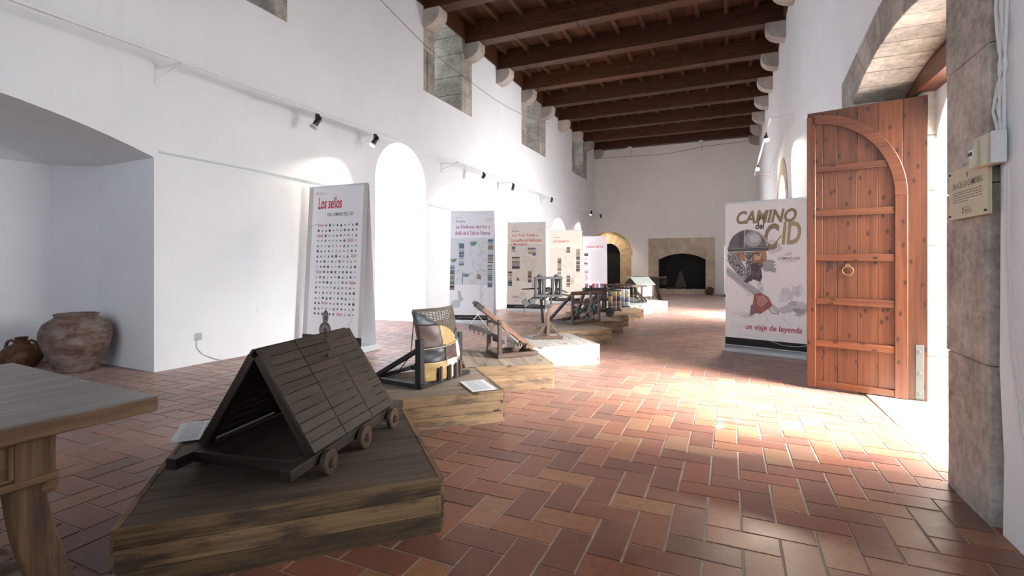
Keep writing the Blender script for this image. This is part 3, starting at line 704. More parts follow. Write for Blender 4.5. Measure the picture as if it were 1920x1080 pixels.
# ---------------------------------------------------------------- engines 6 to 10, further away
def wheelpart(t, c, r, ax, mat, th=.03):
    c = Vector(c); ax = Vector(ax); m = MB()
    n = 24; m.tube([c-ax*th/2, c+ax*th/2], r, n); m.cyl(c-ax*th*.8, c+ax*th*.8, r*.28, 12); w_ = obj('wheel', m, mat, t, bevel=.003)
    return w_
def cart6():
    t = thing('wheeled_engine', 'dark wheeled engine model with blue-grey cloth hanging at its left side', 'model', (-2.30, 9.20, fz(9.3)+.252), radians(52))
    m = MB(); m.bb(-.30, .30, -.03, .01, .10, .15); m.bb(-.30, .30, .35, .39, .10, .15); m.bb(-.30, -.26, 0, .38, .10, .15); m.bb(.26, .30, 0, .38, .10, .15); obj('chassis', m, M['darkwood'], t, bevel=.003)
    for x in (-.20, .26):
        for y in (-.06, .40): wheelpart(t, (x, y, .095), .095, (0, 1, 0), M['blackwood'])
    for x in (-.05, .29):
        m = MB(); m.bb(x-.022, x+.022, .10, .15, .15, .60); obj('upright', m, M['blackwood'], t, bevel=.003)
    m = MB(); m.bb(-.22, .33, .09, .16, .49, .55); m.bb(-.10, .30, .04, .20, .30, .36); obj('top_beam', m, M['blackwood'], t, bevel=.003)
    m = MB(); m.grid(lambda a, b: (-.31+.26*a, -.035+.01*sin(a*14)+.02*sin(b*3), .06+b*.30), 24, 10, (.10, .14, .20)); obj('hanging_cloth', m, M['cloth'], t, solid=.006)
    m = MB(); m.beam((.02, -.02, .12), (.10, .13, .45), .03, .03); m.beam((-.05, .1, .16), (.28, .1, .48), .03, .03); obj('brace', m, M['darkwood'], t)
    m = MB(); m.tube([(.30, .1, .53), (.36, .06, .48), (.33, .04, .42)], .006, 6); obj('rope', m, M['rope'], t)
cart6()
def shelter(loc, rz, cols, label, crank=False):
    t = thing('patchwork_shelter', label, 'model', loc, radians(rz))
    w_, d_, h_ = .46, .42, .40; nx, nz = 4, 4
    for side in range(2):
        m = MB()
        for i in range(nx):
            for j in range(nz):
                c = cols[(i*2+j*3+side+(i*j) % 3) % len(cols)]
                def fn(a, b):
                    u = (i+a)/nx; v = (j+b)/nz; bl = .006*sin(a*pi)*sin(b*pi)
                    return (-w_/2+w_*u, -bl, .03+h_*v) if side == 0 else (w_/2+bl, d_*u, .03+h_*v)
                m.grid(fn, 4, 4, c)
        obj('hide_cover', m, M['leather'], t, solid=.008, ang=80)
    m = MB()
    for x in (-w_/2, w_/2):
        for y in (.01, d_): m.bb(x-.016, x+.016, y-.0, y+.03, 0, h_+.04)
    for z in (.01, h_+.03): m.bb(-w_/2, w_/2, .005, .03, z, z+.03); m.bb(-w_/2, w_/2, d_, d_+.03, z, z+.03)
    m.bb(-w_/2-.01, -w_/2+.015, 0, d_, h_+.03, h_+.06); m.bb(w_/2-.015, w_/2+.01, 0, d_, h_+.03, h_+.06); obj('timber_frame', m, M['darkwood'], t, bevel=.003)
    if crank:
        m = MB(); m.cyl((-.30, .2, h_+.12), (.36, .2, h_+.12), .022, 12); m.cyl((-.05, .2, h_+.12), (.1, .2, h_+.12), .035, 12); obj('windlass', m, M['midwood'], t)
        m = MB(); m.beam((-.1, .2, h_+.04), (-.1, .2, h_+.12), .03, .03); m.beam((.2, .2, h_+.04), (.2, .2, h_+.12), .03, .03); m.tube([(.14, .16, h_+.12), (.16, .1, h_+.02)], .005, 5); obj('windlass_support', m, M['midwood'], t)
    else:
        m = MB(); m.cyl((w_/2+.01, .12, .06), (w_/2+.04, .12, .06), .06, 18); obj('wheel', m, M['blackwood'], t)
    return t
shelter((-2.27, 10.42, fz(10.4)+.252), 50, [TAN, BRN, BLK, (.42, .30, .14), (.16, .09, .05)], 'shelter model covered in tan, brown and black leather patches')
shelter((-2.36, 11.62, fz(11.6)+.252), 25, [(.75, .72, .66), (.50, .55, .60), (.62, .50, .30), (.78, .76, .72), (.16, .20, .26)], 'shelter model covered in pale white and blue patches with a wooden crank on top', True)
def winch9():
    t = thing('winch_frame', 'small dark winch frame model with two uprights between the pale shelter and the gabled shed', 'model', (-2.22, 13.28, fz(13.3)+.252), radians(35))
    m = MB(); m.bb(-.26, .26, 0, .04, 0, .04); m.bb(-.26, .26, .36, .40, 0, .04); m.bb(-.26, -.22, 0, .4, 0, .04); m.bb(.22, .26, 0, .4, 0, .04); obj('base_frame', m, M['blackwood'], t, bevel=.003)
    for x in (-.2, .2):
        m = MB(); m.bb(x-.02, x+.02, .16, .20, .04, .46); obj('upright', m, M['darkwood'], t, bevel=.003)
    m = MB(); m.cyl((-.34, .18, .44), (.34, .18, .44), .025, 12); m.cyl((-.10, .18, .44), (.10, .18, .44), .036, 12); obj('roller', m, M['midwood'], t)
    m = MB(); m.tube([(-.06, .16, .46), (-.06, .14, .05)], .008, 6); m.tube([(.0, .16, .46), (.02, .12, .38), (.05, .16, .45)], .007, 6); obj('rope', m, M['rope'], t)
    m = MB(); m.beam((.0, .1, .3), (.12, -.12, .03), .04, .03); m.beam((.05, .3, .35), (.25, .0, .05), .03, .03); obj('lever_arm', m, M['darkwood'], t)
winch9()
def house():
    t = thing('gabled_shed_on_wheels', 'little pale gabled shed model on wheels standing on the farthest platform', 'model', (-2.42, 14.72, fz(14.8)+.252), radians(-42))
    pl = wood('pale_grey_board', (.10, .115, .11), (.25, .27, .25), .7, 1, var=.2)
    w_, l_, h0, h1, h2 = .25, .30, .10, .48, .66
    m = MB()
    for j in range(6): m.bb(w_-.012, w_, -l_, l_, h0+j*.06, h0+j*.06+.058)
    obj('side_wall', m, pl, t)
    m = MB()
    for j in range(6): m.bb(-w_, -w_+.012, -l_, l_, h0+j*.06, h0+j*.06+.058)
    obj('side_wall', m, M['darkwood'], t)
    for s in (1, -1):
        m = MB(); m.prism([(0, h2), (s*(w_+.05), h1-.03), (s*(w_+.05), h1-.05), (0, h2-.025)], MY, -l_-.04, l_+.04); obj('roof_slope', m, pl, t, bevel=.002)
    m = MB()
    for y in (-l_, l_-.02):
        for s in (1, -1): m.bb(s*w_-.02, s*w_+.02, y, y+.03, h0-.03, h1)
        m.bb(-w_, w_, y, y+.03, h1-.03, h1); m.bb(-w_, w_, y, y+.03, h0-.03, h0+.01); m.beam((0, y+.01, h1), (0, y+.01, h2-.03), .02, .02)
    obj('timber_frame', m, M['darkwood'], t, bevel=.003)
    for y in (-.2, .2):
        for s in (1, -1): wheelpart(t, (s*(w_+.015), y, .05), .05, (1, 0, 0), M['blackwood'], .02)
    m = MB(); m.tube([(-.0, -.45, .3), (0, .35, .3)], .028, 12); obj('ram_log', m, M['midwood'], t)
house()

# ---------------------------------------------------------------- tables
def table(label, loc, rz, W=1.17, L=2.3, H=.78, wm='tablewood', tm='tabletop', ah=.122):
    """local: x across (right edge at 0), y along, far end at 0 going to -L"""
    t = thing('refectory_table', label, 'table', loc, rz)
    m = MB(); n = 4
    for i in range(n): m.bb(-W+i*W/n+.0004, -W+(i+1)*W/n-.0004, -L, 0, H-.05, H-.004, rnd=.55)
    obj('tabletop', m, M[wm], t, bevel=.005)
    m = MB(); m.bb(-W+.004, -.004, -L+.004, -.004, H-.012, H, rnd=.5); obj('worn_surface', m, M[tm], t, bevel=.004)
    m = MB(); x1 = -.035; z0, z1 = H-.05-ah, H-.05; ys = -.255
    m.bb(-W+.035, x1-.02, -L+.25, ys-.0, z0+.01, z1)
    m.bb(x1-.025, x1, ys-.09, ys, z0, z1); m.bb(x1-.025, x1, -L+.25, -L+.34, z0, z1); m.bb(x1-.025, x1, -1.19, -1.10, z0, z1)
    m.bb(x1-.03, x1+.006, -L+.25, ys+.004, z0-.014, z0+.008); m.bb(-W+.035, x1+.004, ys-.01, ys+.006, z0-.014, z0+.008)
    obj('apron', m, M[wm], t, bevel=.003)
    for (a, b) in ((-1.10, ys-.09), (-L+.34, -1.19)):
        m = MB(); m.bb(x1-.02, x1-.008, a, b, z0+.01, z1-.006)
        zc0, zc1 = z0+.032, z1-.025; m.bb(x1-.01, x1-.002, a+.05, b-.05, zc0, zc1)
        for (q0, q1, r0, r1) in ((a, b, z0+.01, z0+.02), (a, b, z1-.014, z1-.006), (a, a+.012, z0+.01, z1-.01), (b-.012, b, z0+.01, z1-.01)): m.bb(x1-.012, x1-.001, q0, q1, r0, r1)
        d_ = obj('drawer', m, M[wm], t, bevel=.003)
        m = MB(); m.tube([(x1-.004, (a+b)/2, (z0+z1)/2), (x1+.01, (a+b)/2, (z0+z1)/2), (x1+.02, (a+b)/2, (z0+z1)/2)], [.006, .006, .012], 10); obj('knob', m, M['iron'], d_)
    # scrolled slanting legs
    def leg(x, y0, s):
        pts = []; N = 16; H0 = z0-.01
        prof = []
        for i in range(N+1):
            q = i/N; z = H0*(1-q); yc = y0+s*(.12*q-.008*sin(q*2*pi)); wd = .040+.006*sin(q*pi)
            prof.append((yc, z, wd))
        poly = [(yc-wd, z) for yc, z, wd in prof]+[(yc+wd, z) for yc, z, wd in prof[::-1]]
        m = MB(); n_ = len(poly); m.prism(poly, MX, x-.028, x+.028, gz=True)
        m.tube([(x-.030, y0+s*.052, H0-.022), (x+.030, y0+s*.052, H0-.022)], .022, 14)
        m.bb(x-.05, x+.05, min(y0+s*.06, y0+s*.22), max(y0+s*.06, y0+s*.22), 0, .035)
        obj('leg', m, M[wm], t, bevel=.004)
    for x in (-.072, -W+.09):
        leg(x, -.318, 1); leg(x, -L+.36, -1)
    for a_, b_ in ((-.30, -.25), (-L+.30, -L+.35)):
        m = MB(); m.bb(-W+.09, -.09, a_, b_, .07, .12); obj('stretcher', m, M[wm], t, bevel=.005)
    m = MB(); m.tube([(-W/2, -.27, .11), (-W/2, -.55, .36), (-W/2, -.9, .58)], .014, 10); obj('curved_brace', m, M['iron'], t)
    return t
table('long worn oak table with drawers at the left edge, its corner nearest the camera', (-1.75, 1.035, fz(1)), radians(-4))
def bench():
    t = thing('low_bench', 'greyed wooden bench end low beside the legs of the near table', 'bench', (-2.06, .82, fz(.6)), 0)
    for x in (-.0, -.155):
        m = MB(); m.tube([(x, -1.2, .235), (x, -.02, .235), (x, 0, .235)], [.05, .05, .04], 14); obj('seat_rail', m, M['midwood'], t, ang=60)
    for y in (-.12, -1.05):
        for x in (0.0, -.19):
            m = MB(); m.tube([(x, y, 0), (x, y, .22)], [.028, .036], 10); obj('leg', m, M['tablewood'], t)
bench()
table('dark drawer table far away in front of the fireplace', (-3.38, 19.2, fz(19.5)), radians(96), W=.9, L=1.22, H=.84, wm='darkwood', tm='midwood', ah=.26)

# ---------------------------------------------------------------- text and banners
def textmesh(body, width, height=None, shear=0, bold=0.0):
    cu = bpy.data.curves.new('t', 'FONT'); cu.body = body; cu.size = 1; cu.shear = shear; cu.offset = bold; cu.resolution_u = 3
    o = bpy.data.objects.new('t', cu); COL.objects.link(o)
    me = bpy.data.meshes.new_from_object(o.evaluated_get(bpy.context.evaluated_depsgraph_get()))
    V = [v.co.copy() for v in me.vertices]; F = [tuple(p.vertices) for p in me.polygons]
    bpy.data.objects.remove(o); bpy.data.curves.remove(cu); bpy.data.meshes.remove(me)
    x0 = min(v.x for v in V); x1 = max(v.x for v in V); y0 = min(v.y for v in V); y1 = max(v.y for v in V)
    sx = width/(x1-x0); sy = height/(y1-y0) if height else sx
    return [((v.x-x0)*sx, (v.y-y0)*sy) for v in V], F
def put_text(mb, mp, body, x, z, width, height=None, col=(0, 0, 0), shear=.2, bold=.0, off=.0015, slope=0):
    V, F = textmesh(body, width, height, shear, bold)
    mb.add([mp(x+u, z+v+slope*u, off) for u, v in V], F, .5, None, col)
def poly(mb, mp, pts, col, off=.001): mb.add([mp(u, v, off) for u, v in pts], [tuple(range(len(pts)))], .5, None, col)
def rect(mb, mp, x0, x1, z0, z1, col, off=.001): poly(mb, mp, [(x0, z0), (x1, z0), (x1, z1), (x0, z1)], col, off)
def stroke(mb, mp, pts, w_, col, off=.0012):
    for (a, b) in zip(pts, pts[1:]):
        d = hypot(b[0]-a[0], b[1]-a[1]) or 1; nx, nz = -(b[1]-a[1])/d*w_/2, (b[0]-a[0])/d*w_/2
        poly(mb, mp, [(a[0]-nx, a[1]-nz), (b[0]-nx, b[1]-nz), (b[0]+nx, b[1]+nz), (a[0]+nx, a[1]+nz)], col, off)
def ell(cx, cz, rx, rz, n=24, a0=0, a1=2*pi): return [(cx+rx*cos(a0+(a1-a0)*i/n), cz+rz*sin(a0+(a1-a0)*i/n)) for i in range(n+(0 if a1-a0 > 6.2 else 1))]
RED = (.50, .02, .05); INK = (.05, .05, .055)
def banner(label, loc, rz, W, H, draw, double=True, colr=(.86, .85, .89)):
    t = thing('roll_up_banner', label, 'banner', loc, radians(rz), 'standing exhibition banners')
    lean = .15 if double else 0
    mp = lambda u, v, o=0: (u, -lean*(1-v/H)-.012-o, v)
    m = MB(); m.add([mp(-W/2, .085), mp(W/2, .085), mp(W/2, H), mp(-W/2, H)], [(0, 1, 2, 3)], .5, None, colr)
    p = obj('front_panel', m, M['print'], t, smooth=False, solid=.0012)
    m = MB(); draw(m, mp, W, H); obj('printed_artwork', m, M['print'], p, smooth=False, recalc=False)
    if double:
        m = MB(); m.add([(-W/2, .012+lean, .085), (W/2, .012+lean, .085), (W/2, .012, H), (-W/2, .012, H)], [(0, 3, 2, 1)], .5, None, colr)
        obj('back_panel', m, M['print'], t, smooth=False, solid=.0012)
        m = MB(); yy = lean+.07
        m.prism([(-yy, 0), (yy, 0), (yy, .05), (yy-.04, .085), (-yy+.04, .085), (-yy, .05)], lambda u, v, s: (s, u, v), -W/2-.005, W/2+.005); obj('base_housing', m, M['alu'], t, bevel=.004)
        for s in (-1, 1):
            m = MB(); m.prism([(-yy-.01, 0), (yy+.01, 0), (yy+.01, .05), (yy-.04, .095), (-yy+.04, .095), (-yy-.01, .05)], lambda u, v, q: (q, u, v), s*(W/2+.005)-(.02 if s < 0 else 0), s*(W/2+.005)+(.02 if s > 0 else 0)); obj('end_cap', m, M['alu'], t, bevel=.01)
    else:
        m = MB(); m.prism([(-.11, 0), (.11, 0), (.11, .05), (.04, .09), (-.04, .09), (-.11, .05)], lambda u, v, s: (s, u, v), -W/2-.01, W/2+.01); obj('base_housing', m, M['alu'], t, bevel=.006)
    m = MB(); m.bb(-W/2, W/2, -.018, .018, H-.005, H+.02); obj('top_rail', m, M['alu'], t, bevel=.004)
    m = MB(); m.cyl((0, .0, .08), (0, 0, H), .011, 8); obj('support_pole', m, M['alu'], t)
    return t
def strip(m, mp, W, z0=.088, z1=.165): rect(m, mp, -W/2, W/2, z0, z1, (.012, .012, .014), .001)
def sellos(m, mp, W, H):
    random.seed(21); strip(m, mp, W, .088, .21)
    rect(m, mp, -W/2, -W/2+.085, .21, H, (.55, .52, .52), .0008); rect(m, mp, W/2-.07, W/2, .21, H, (.58, .55, .53), .0008)
    put_text(m, mp, 'Los sellos', -.36, 2.045, .45, .17, RED, .12, .02)
    put_text(m, mp, 'DEL CAMINO DEL CID', -.17, 1.935, .48, .05, INK, 0, .01)
    put_text(m, mp, 'Consorcio', -.35, 2.285, .09, .014, INK, 0); put_text(m, mp, 'camino del cid', -.35, 2.262, .13, .014, INK, 0)
    stroke(m, mp, [(-.40, 2.26), (-.385, 2.30), (-.37, 2.26)], .008, RED)
    rows = 18; words = {0: ('Burgos', 0), 2: ('Soria', 0), 3: ('GUADAL', 8), 6: ('Zgza', 9), 9: ('Teruel', 0), 11: ('Valen', 9), 15: ('Burgos', 2), 17: ('Alct', 6)}
    for r in range(rows):
        z = 1.80-r*.0755; sh = -.11*(r/rows)*0
        for c in range(11):
            x = -.33+c*.071
            wd = words.get(r)
            if wd and c == wd[1]: put_text(m, mp, wd[0], x-.02, z-.02, .115, .05, RED, .1, .01); continue
            if wd and c == wd[1]+1: continue
            k = random.random(); g_ = random.uniform(.03, .25); cc = (g_, g_, g_*1.05); s = random.uniform(.012, .021)
            if k < .3: poly(m, mp, ell(x, z, s, s, 9), cc)
            elif k < .5: rect(m, mp, x-s, x+s, z-s*.7, z+s*.7, cc); rect(m, mp, x-s*.5, x+s*.4, z+s*.75, z+s*1.3, cc)
            elif k < .7: poly(m, mp, [(x-s, z-s), (x+s, z-s), (x+s*.3, z+s), (x-s*.4, z+s*.6)], cc)
            elif k < .85:
                for q in range(3): rect(m, mp, x-s, x+s, z-s+q*s*.8, z-s+q*s*.8+.005, cc)
            else: stroke(m, mp, [(x-s, z-s*.5), (x-s*.2, z+s*.8), (x+s*.3, z-s*.3), (x+s, z+s*.7)], .007, cc)
    for (cx, cz, rx, rz) in ((-.12, .47, .055, .10), (-.12, .29, .11, .115)):
        poly(m, mp, ell(cx, cz, rx, rz), (.10, .085, .085)); poly(m, mp, ell(cx, cz-.01, rx*.72, rz*.7), (.20, .17, .17), .0014); poly(m, mp, ell(cx+.005, cz-.01, rx*.35, rz*.35), (.07, .05, .05), .0018)
    stroke(m, mp, [(.37, .62), (.33, .52), (.36, .44), (.31, .38), (.34, .30), (.38, .24)], .004, (.15, .15, .16))
    stroke(m, mp, [(.34, .12), (.38, .15), (.36, .185), (.40, .19), (.39, .15), (.42, .13)], .012, (.8, .8, .8), .002)
    stroke(m, mp, [(-W/2+.02, 1.78), (-.40, 1.82), (-.36, 1.83)], .004, INK)
def photo(m, mp, x, z, w_, h_, pal):
    a = random.choice(pal); b = random.choice(pal); c = random.choice(pal); q = random.uniform(.35, .65)
    rect(m, mp, x, x+w_, z+h_*q, z+h_, a, .0014); rect(m, mp, x, x+w_, z, z+h_*q, b, .0014)
    poly(m, mp, [(x, z+h_*q*.6), (x+w_*.3, z+h_*(q+.15)), (x+w_*.6, z+h_*q*.7), (x+w_*.85, z+h_*(q+.25)), (x+w_, z+h_*q*.5), (x+w_, z+h_*.2), (x, z+h_*.2)], c, .0018)
def route(lines, colr, cols_, leaf, seed, mapcol, sketch):
    def draw(m, mp, W, H):
        random.seed(seed); strip(m, mp, W, .088, .19)
        k = W/1.0; pal = [(.10, .16, .24), (.35, .45, .55), (.05, .05, .06), (.30, .22, .15), (.55, .60, .62), (.12, .14, .10), (.16, .25, .28)] if leaf else [(.16, .10, .07), (.35, .25, .17), (.04, .035, .04), (.45, .38, .3), (.12, .16, .24), (.5, .42, .36)]
        rect(m, mp, -.50*k, .5*k, .82, 1.80, mapcol, .0008)
        z = 2.14
        put_text(m, mp, 'Consorcio Camino del Cid', -.40*k, 2.23, .14, .016, INK, 0)
        put_text(m, mp, 'El camino', -.38*k, 2.135, .20, .05, (.16, .15, .16), .2, .01)
        for i, ln in enumerate(lines): put_text(m, mp, ln, (-.38-.02*i)*k, 1.99-i*.12, min(.80*k, .042*len(ln)), .085, colr, .18, .012)
        stroke(m, mp, [(.30*k, 2.16), (.34*k, 2.22), (.38*k, 2.16), (.42*k, 2.22), (.45*k, 2.17)], .008, (.45, .45, .45))
        for (x, z0, n_, w_, h_) in cols_:
            for j in range(n_): photo(m, mp, x*k, z0-j*(h_+.012), w_, h_, pal)
        for j in range(26):
            x = random.choice((-.33, -.05, .12, .22)); zz = random.uniform(.86, 1.76); w_ = random.uniform(.08, .16)
            for q in range(4): rect(m, mp, x, x+w_*random.uniform(.7, 1), zz-q*.013, zz-q*.013+.004, (.50, .50, .52), .0010)
        P = [(.0, 1.70)]
        while P[-1][1] > .9: P.append((P[-1][0]+random.uniform(-.04, .06), P[-1][1]-random.uniform(.04, .09)))
        for i in range(len(P)-1): stroke(m, mp, P[i:i+2], .012, (.45, .52, .42), .0012)
        for q in range(10):
            cx, cz = random.uniform(-.25, .25), random.uniform(.9, 1.7); poly(m, mp, ell(cx, cz, random.uniform(.02, .05), random.uniform(.02, .04), 8), [c*.86 for c in mapcol], .0009)
        if leaf:
            for (x, z, s) in ((.02, 1.68, 1), (-.40, 1.33, .9)):
                poly(m, mp, [(x-.08*s, z+.02), (x, z+.045*s), (x+.09*s, z+.05*s), (x+.05*s, z-.03*s), (x-.03*s, z-.05*s)], (.14, .27, .19), .0022)
                poly(m, mp, [(x-.07*s, z+.03), (x-.01, z-.0), (x-.02, z-.06*s)], (.24, .38, .28), .0026)
            x0 = -.33; poly(m, mp, ell(x0, .42, .10, .085, 18), (.50, .55, .60)); poly(m, mp, ell(x0+.10, .52, .055, .05, 14), (.50, .55, .60)); poly(m, mp, [(x0+.06, .55), (x0+.03, .69), (x0+.065, .70), (x0+.09, .56)], (.40, .46, .52), .0014); poly(m, mp, [(x0+.09, .55), (x0+.08, .67), (x0+.105, .68), (x0+.115, .55)], (.46, .52, .58), .0016)
            poly(m, mp, ell(x0+.115, .53, .006, .006, 6), (.05, .05, .05), .002)
            for q in range(40): x = .22+random.gauss(0, .04); z = random.uniform(.45, .80); stroke(m, mp, [(x, z), (x+random.uniform(-.03, .03), z+random.uniform(.01, .05))], .005, (.35, .45, .55))
            stroke(m, mp, [(.20, .75), (.21, .40)], .01, (.35, .45, .55)); stroke(m, mp, [(-.20, .84), (-.19, 1.08)], .016, (.12, .13, .16)); poly(m, mp, ell(-.12, 1.02, .07, .04, 9), (.22, .24, .30)); poly(m, mp, [(.10, .95), (.20, .93), (.20, 1.02), (.13, 1.06)], (.35, .20, .20), .002)
        if sketch:
            for q in range(14):
                x = -.40+random.uniform(0, .3); z = .30+random.uniform(0, .2); stroke(m, mp, [(x, z), (x+.08, z+random.uniform(-.06, .07)), (x+.15, z+random.uniform(-.08, .05))], .006, (.10, .10, .11))
            for x in (.17, .21, .25): stroke(m, mp, [(x, .62), (x+.02, .75), (x+.01, .84)], .010, (.12, .10, .09)); stroke(m, mp, [(x+.01, .76), (x+.04, .70)], .008, (.12, .10, .09))
            poly(m, mp, [(-.26, .83), (-.22, .93), (-.17, .83)], (.12, .09, .08), .002)
        stroke(m, mp, [(-.3, .13), (-.1, .15), (.1, .12), (.35, .16)], .004, (.7, .7, .7), .002)
    return draw
MAG = (.36, .05, .22); RD2 = (.52, .06, .045)
b2d = route(['La Defensa del Sur y', 'Anillo de la Taifa de Valencia'], MAG, [(-.30, 1.58, 4, .11, .11), (.36, 1.66, 4, .11, .115), (.36, 1.13, 4, .10, .11), (-.50, 1.14, 5, .10, .095)], True, 31, (.68, .70, .75), False)
b3d = route(['Las Tres Taifas y', 'Los anillos de Gallocanta', 'y Montalbán'], RD2, [(-.38, 1.60, 1, .10, .14), (-.37, 1.36, 3, .21, .10), (.04, 1.63, 2, .22, .075), (-.47, .95, 3, .11, .12), (.05, .99, 3, .10, .10), (.16, 1.50, 1, .10, .06)], False, 33, (.66, .60, .54), True)
b4d = route(['El Destierro'], RD2, [(.03, 1.66, 1, .12, .18), (.33, 1.66, 6, .12, .115), (-.24, 1.40, 7, .12, .10), (.04, .82, 3, .12, .12)], False, 35, (.68, .62, .55), True)
def b5d(m, mp, W, H):
    random.seed(37); strip(m, mp, W, .088, .20)
    put_text(m, mp, 'Camino del Cid', -.32, 1.95, .66, .10, RED, .15, .015); put_text(m, mp, 'Consorcio', -.20, 2.10, .2, .02, INK, 0)
    rect(m, mp, -.27, .42, .62, 1.88, (.76, .76, .82), .0008)
    for j in range(62): rect(m, mp, -.16, .30+random.uniform(-.1, .06), 1.80-j*.019, 1.806-j*.019, (.58, .58, .66), .0012)
    for (x, z) in ((-.42, 1.62), (-.44, 1.25), (-.42, .95)): photo(m, mp, x, z, .15, .11, [(.12, .1, .1), (.4, .35, .3), (.5, .5, .5)])
    poly(m, mp, [(-.40, 1.50), (-.34, 1.54), (-.36, 1.46)], RED)
    for x in (-.40, -.12, .02, .20, .32): photo(m, mp, x, .33, .11, .20, [(.35, .05, .06), (.10, .08, .12), (.25, .2, .3)])
    for j in range(20): stroke(m, mp, [(-.42+random.uniform(0, .12), .6+random.uniform(0, .3)), (-.40+random.uniform(0, .12), .65+random.uniform(0, .3))], .006, (.35, .2, .2))
def knight(m, mp, W, H):
    random.seed(41); strip(m, mp, W, .095, .20)
    T = lambda x, y: ((x-75)/520*W-W/2+.01, H-(y-55)/975*(H-.09))     # layout taken in banner units
    def pp(pts, col, off=.001): poly(m, mp, [T(*p) for p in pts], col, off)
    def ss(pts, w_, col, off=.0012): stroke(m, mp, [T(*p) for p in pts], w_, col, off)
    # watercolour washes
    for (x, y, rx, rz, g_) in ((350, 350, 70, 60, .62), (345, 480, 60, 36, .42), (380, 500, 30, 30, .45), (500, 740, 75, 45, .50), (540, 770, 60, 30, .42), (460, 680, 50, 70, .66), (520, 660, 40, 60, .68), (300, 640, 26, 40, .70), (200, 820, 70, 22, .72)):
        for q in range(9):
            cx_, cy_, sc_ = x+random.gauss(0, rx*.35), y+random.gauss(0, rz*.35), random.uniform(.3, .6); gg = g_+random.uniform(-.08, .12)
            pp([(cx_+rx*sc_*random.uniform(.6, 1.25)*cos(a*.45), cy_+rz*sc_*random.uniform(.6, 1.25)*sin(a*.45)) for a in range(14)], (gg, gg*.985, gg*1.01), .0007+.00004*q)
    GOLD = (.30, .24, .15); GD2 = (.44, .35, .20)
    def tx(body, x, y, w_, h_, col, sh=.15, bd=.02, off=.0022):
        a = T(x, y); put_text(m, mp, body, a[0], a[1], w_*W/520, h_*(H-.09)/975, col, sh, bd, off)
    tx('CAMINO', 145, 200, 375, 90, GOLD, .25, .035); tx('del', 268, 238, 58, 44, INK, .15, .03)
    tx('C', 322, 378, 95, 175, GOLD, .2, .03); tx('ID', 430, 345, 115, 150, GD2, .15, .03)
    ss([(330, 380), (360, 372), (430, 285)], .014, GOLD, .0023)
    tx('CAMINO·CID', 408, 443, 130, 17, (.18, .12, .14), 0, .01); tx('una ruta de leyenda', 432, 456, 80, 8, RED, 0)
    ss([(450, 418), (462, 400), (470, 415), (480, 392), (490, 415)], .007, (.7, .25, .28))
    # helmet
    dome = [(90, 365)]+[(220-130*cos(a), 365-128*sin(a)) for a in [i*pi/20 for i in range(1, 20)]]+[(350, 365)]
    pp(dome, (.20, .20, .22), .0014)
    pp([(95, 350)]+[(150-52*cos(a), 345-75*sin(a)) for a in [i*pi/12 for i in range(13)]], (.16, .165, .19), .0018)
    pp(ell(253, 305, 55, 52, 18), (.42, .42, .43), .0018); pp(ell(262, 298, 34, 30, 14), (.58, .58, .59), .0021)
    pp([(158, 262), (200, 240), (196, 355), (160, 355)], (.12, .12, .13), .0022); ss([(200, 240), (196, 355)], .010, (.62, .61, .60), .0025)
    ss([(225, 238), (290, 258), (335, 310), (350, 372)], .014, (.60, .59, .58), .0024); ss([(285, 262), (322, 310), (336, 372)], .006, (.12, .12, .12), .0026)
    pp([(85, 358), (352, 352), (350, 382), (88, 388)], (.13, .13, .14), .0026); ss([(88, 366), (350, 358)], .005, (.5, .5, .5), .0028)
    # face, ear, beard
    pp([(250, 388), (335, 384), (340, 440), (330, 452), (312, 470), (300, 500), (245, 500)], (.36, .18, .10), .0016)
    pp([(262, 395), (312, 398), (300, 440), (262, 450)], (.62, .42, .30), .0019); pp([(300, 384), (333, 386), (340, 438), (322, 445)], (.50, .27, .14), .002)
    pp([(262, 398), (300, 400), (290, 406), (262, 406)], (.05, .03, .02), .0023); pp(ell(290, 412, 9, 4, 8), (.05, .04, .04), .0024)
    pp([(135, 392), (200, 388), (200, 455), (165, 440)], (.33, .20, .13), .0016); pp(ell(182, 425, 14, 26, 10), (.48, .28, .18), .0019)
    pp([(240, 470), (290, 462), (318, 470), (305, 500), (312, 560), (300, 590), (255, 575), (215, 600), (190, 590), (240, 540)], (.10, .085, .10), .0022)
    pp([(286, 470), (312, 468), (300, 478), (288, 478)], (.45, .25, .2), .0025)
    for q in range(40): x = random.uniform(245, 300); y = random.uniform(480, 560); ss([(x, y), (x+random.uniform(-6, 8), y+22)], .003, random.choice([(.22, .2, .24), (.05, .04, .05), (.35, .33, .36)]), .0026)
    # mail hood: rings
    pp([(88, 392), (140, 392), (190, 470), (240, 560), (195, 588), (150, 540), (95, 470)], (.30, .29, .30), .0012)
    pp([(202, 390), (250, 390), (248, 560), (215, 560), (205, 470)], (.22, .21, .22), .0013)
    for q in range(620):
        x = random.uniform(85, 250); y = random.uniform(392, 585)
        if y > 392+(x-85)*-.2 and (x > 120 or y < 480) and not (x < 200 and x > 140 and y < 470) and (x-85)*1.15+380 > y-70:
            c = random.choice([.02, .03, .05, .7, .6]); pp(ell(x, y, 3.2, 3.4, 6), (c, c, c), .0017)
    ss([(200, 392), (208, 470), (214, 560)], .008, (.6, .58, .55), .002)
    # sword, hand, pommel
    pp([(78, 498), (92, 495), (300, 655), (270, 690), (78, 545)], (.48, .48, .52), .002); ss([(80, 515), (262, 665)], .005, (.15, .15, .16), .0023); ss([(80, 540), (255, 690)], .004, (.25, .25, .26), .0023)
    pp([(262, 672), (300, 660), (350, 690), (375, 740), (345, 770), (300, 805), (270, 800), (250, 750)], (.36, .14, .13), .0024)
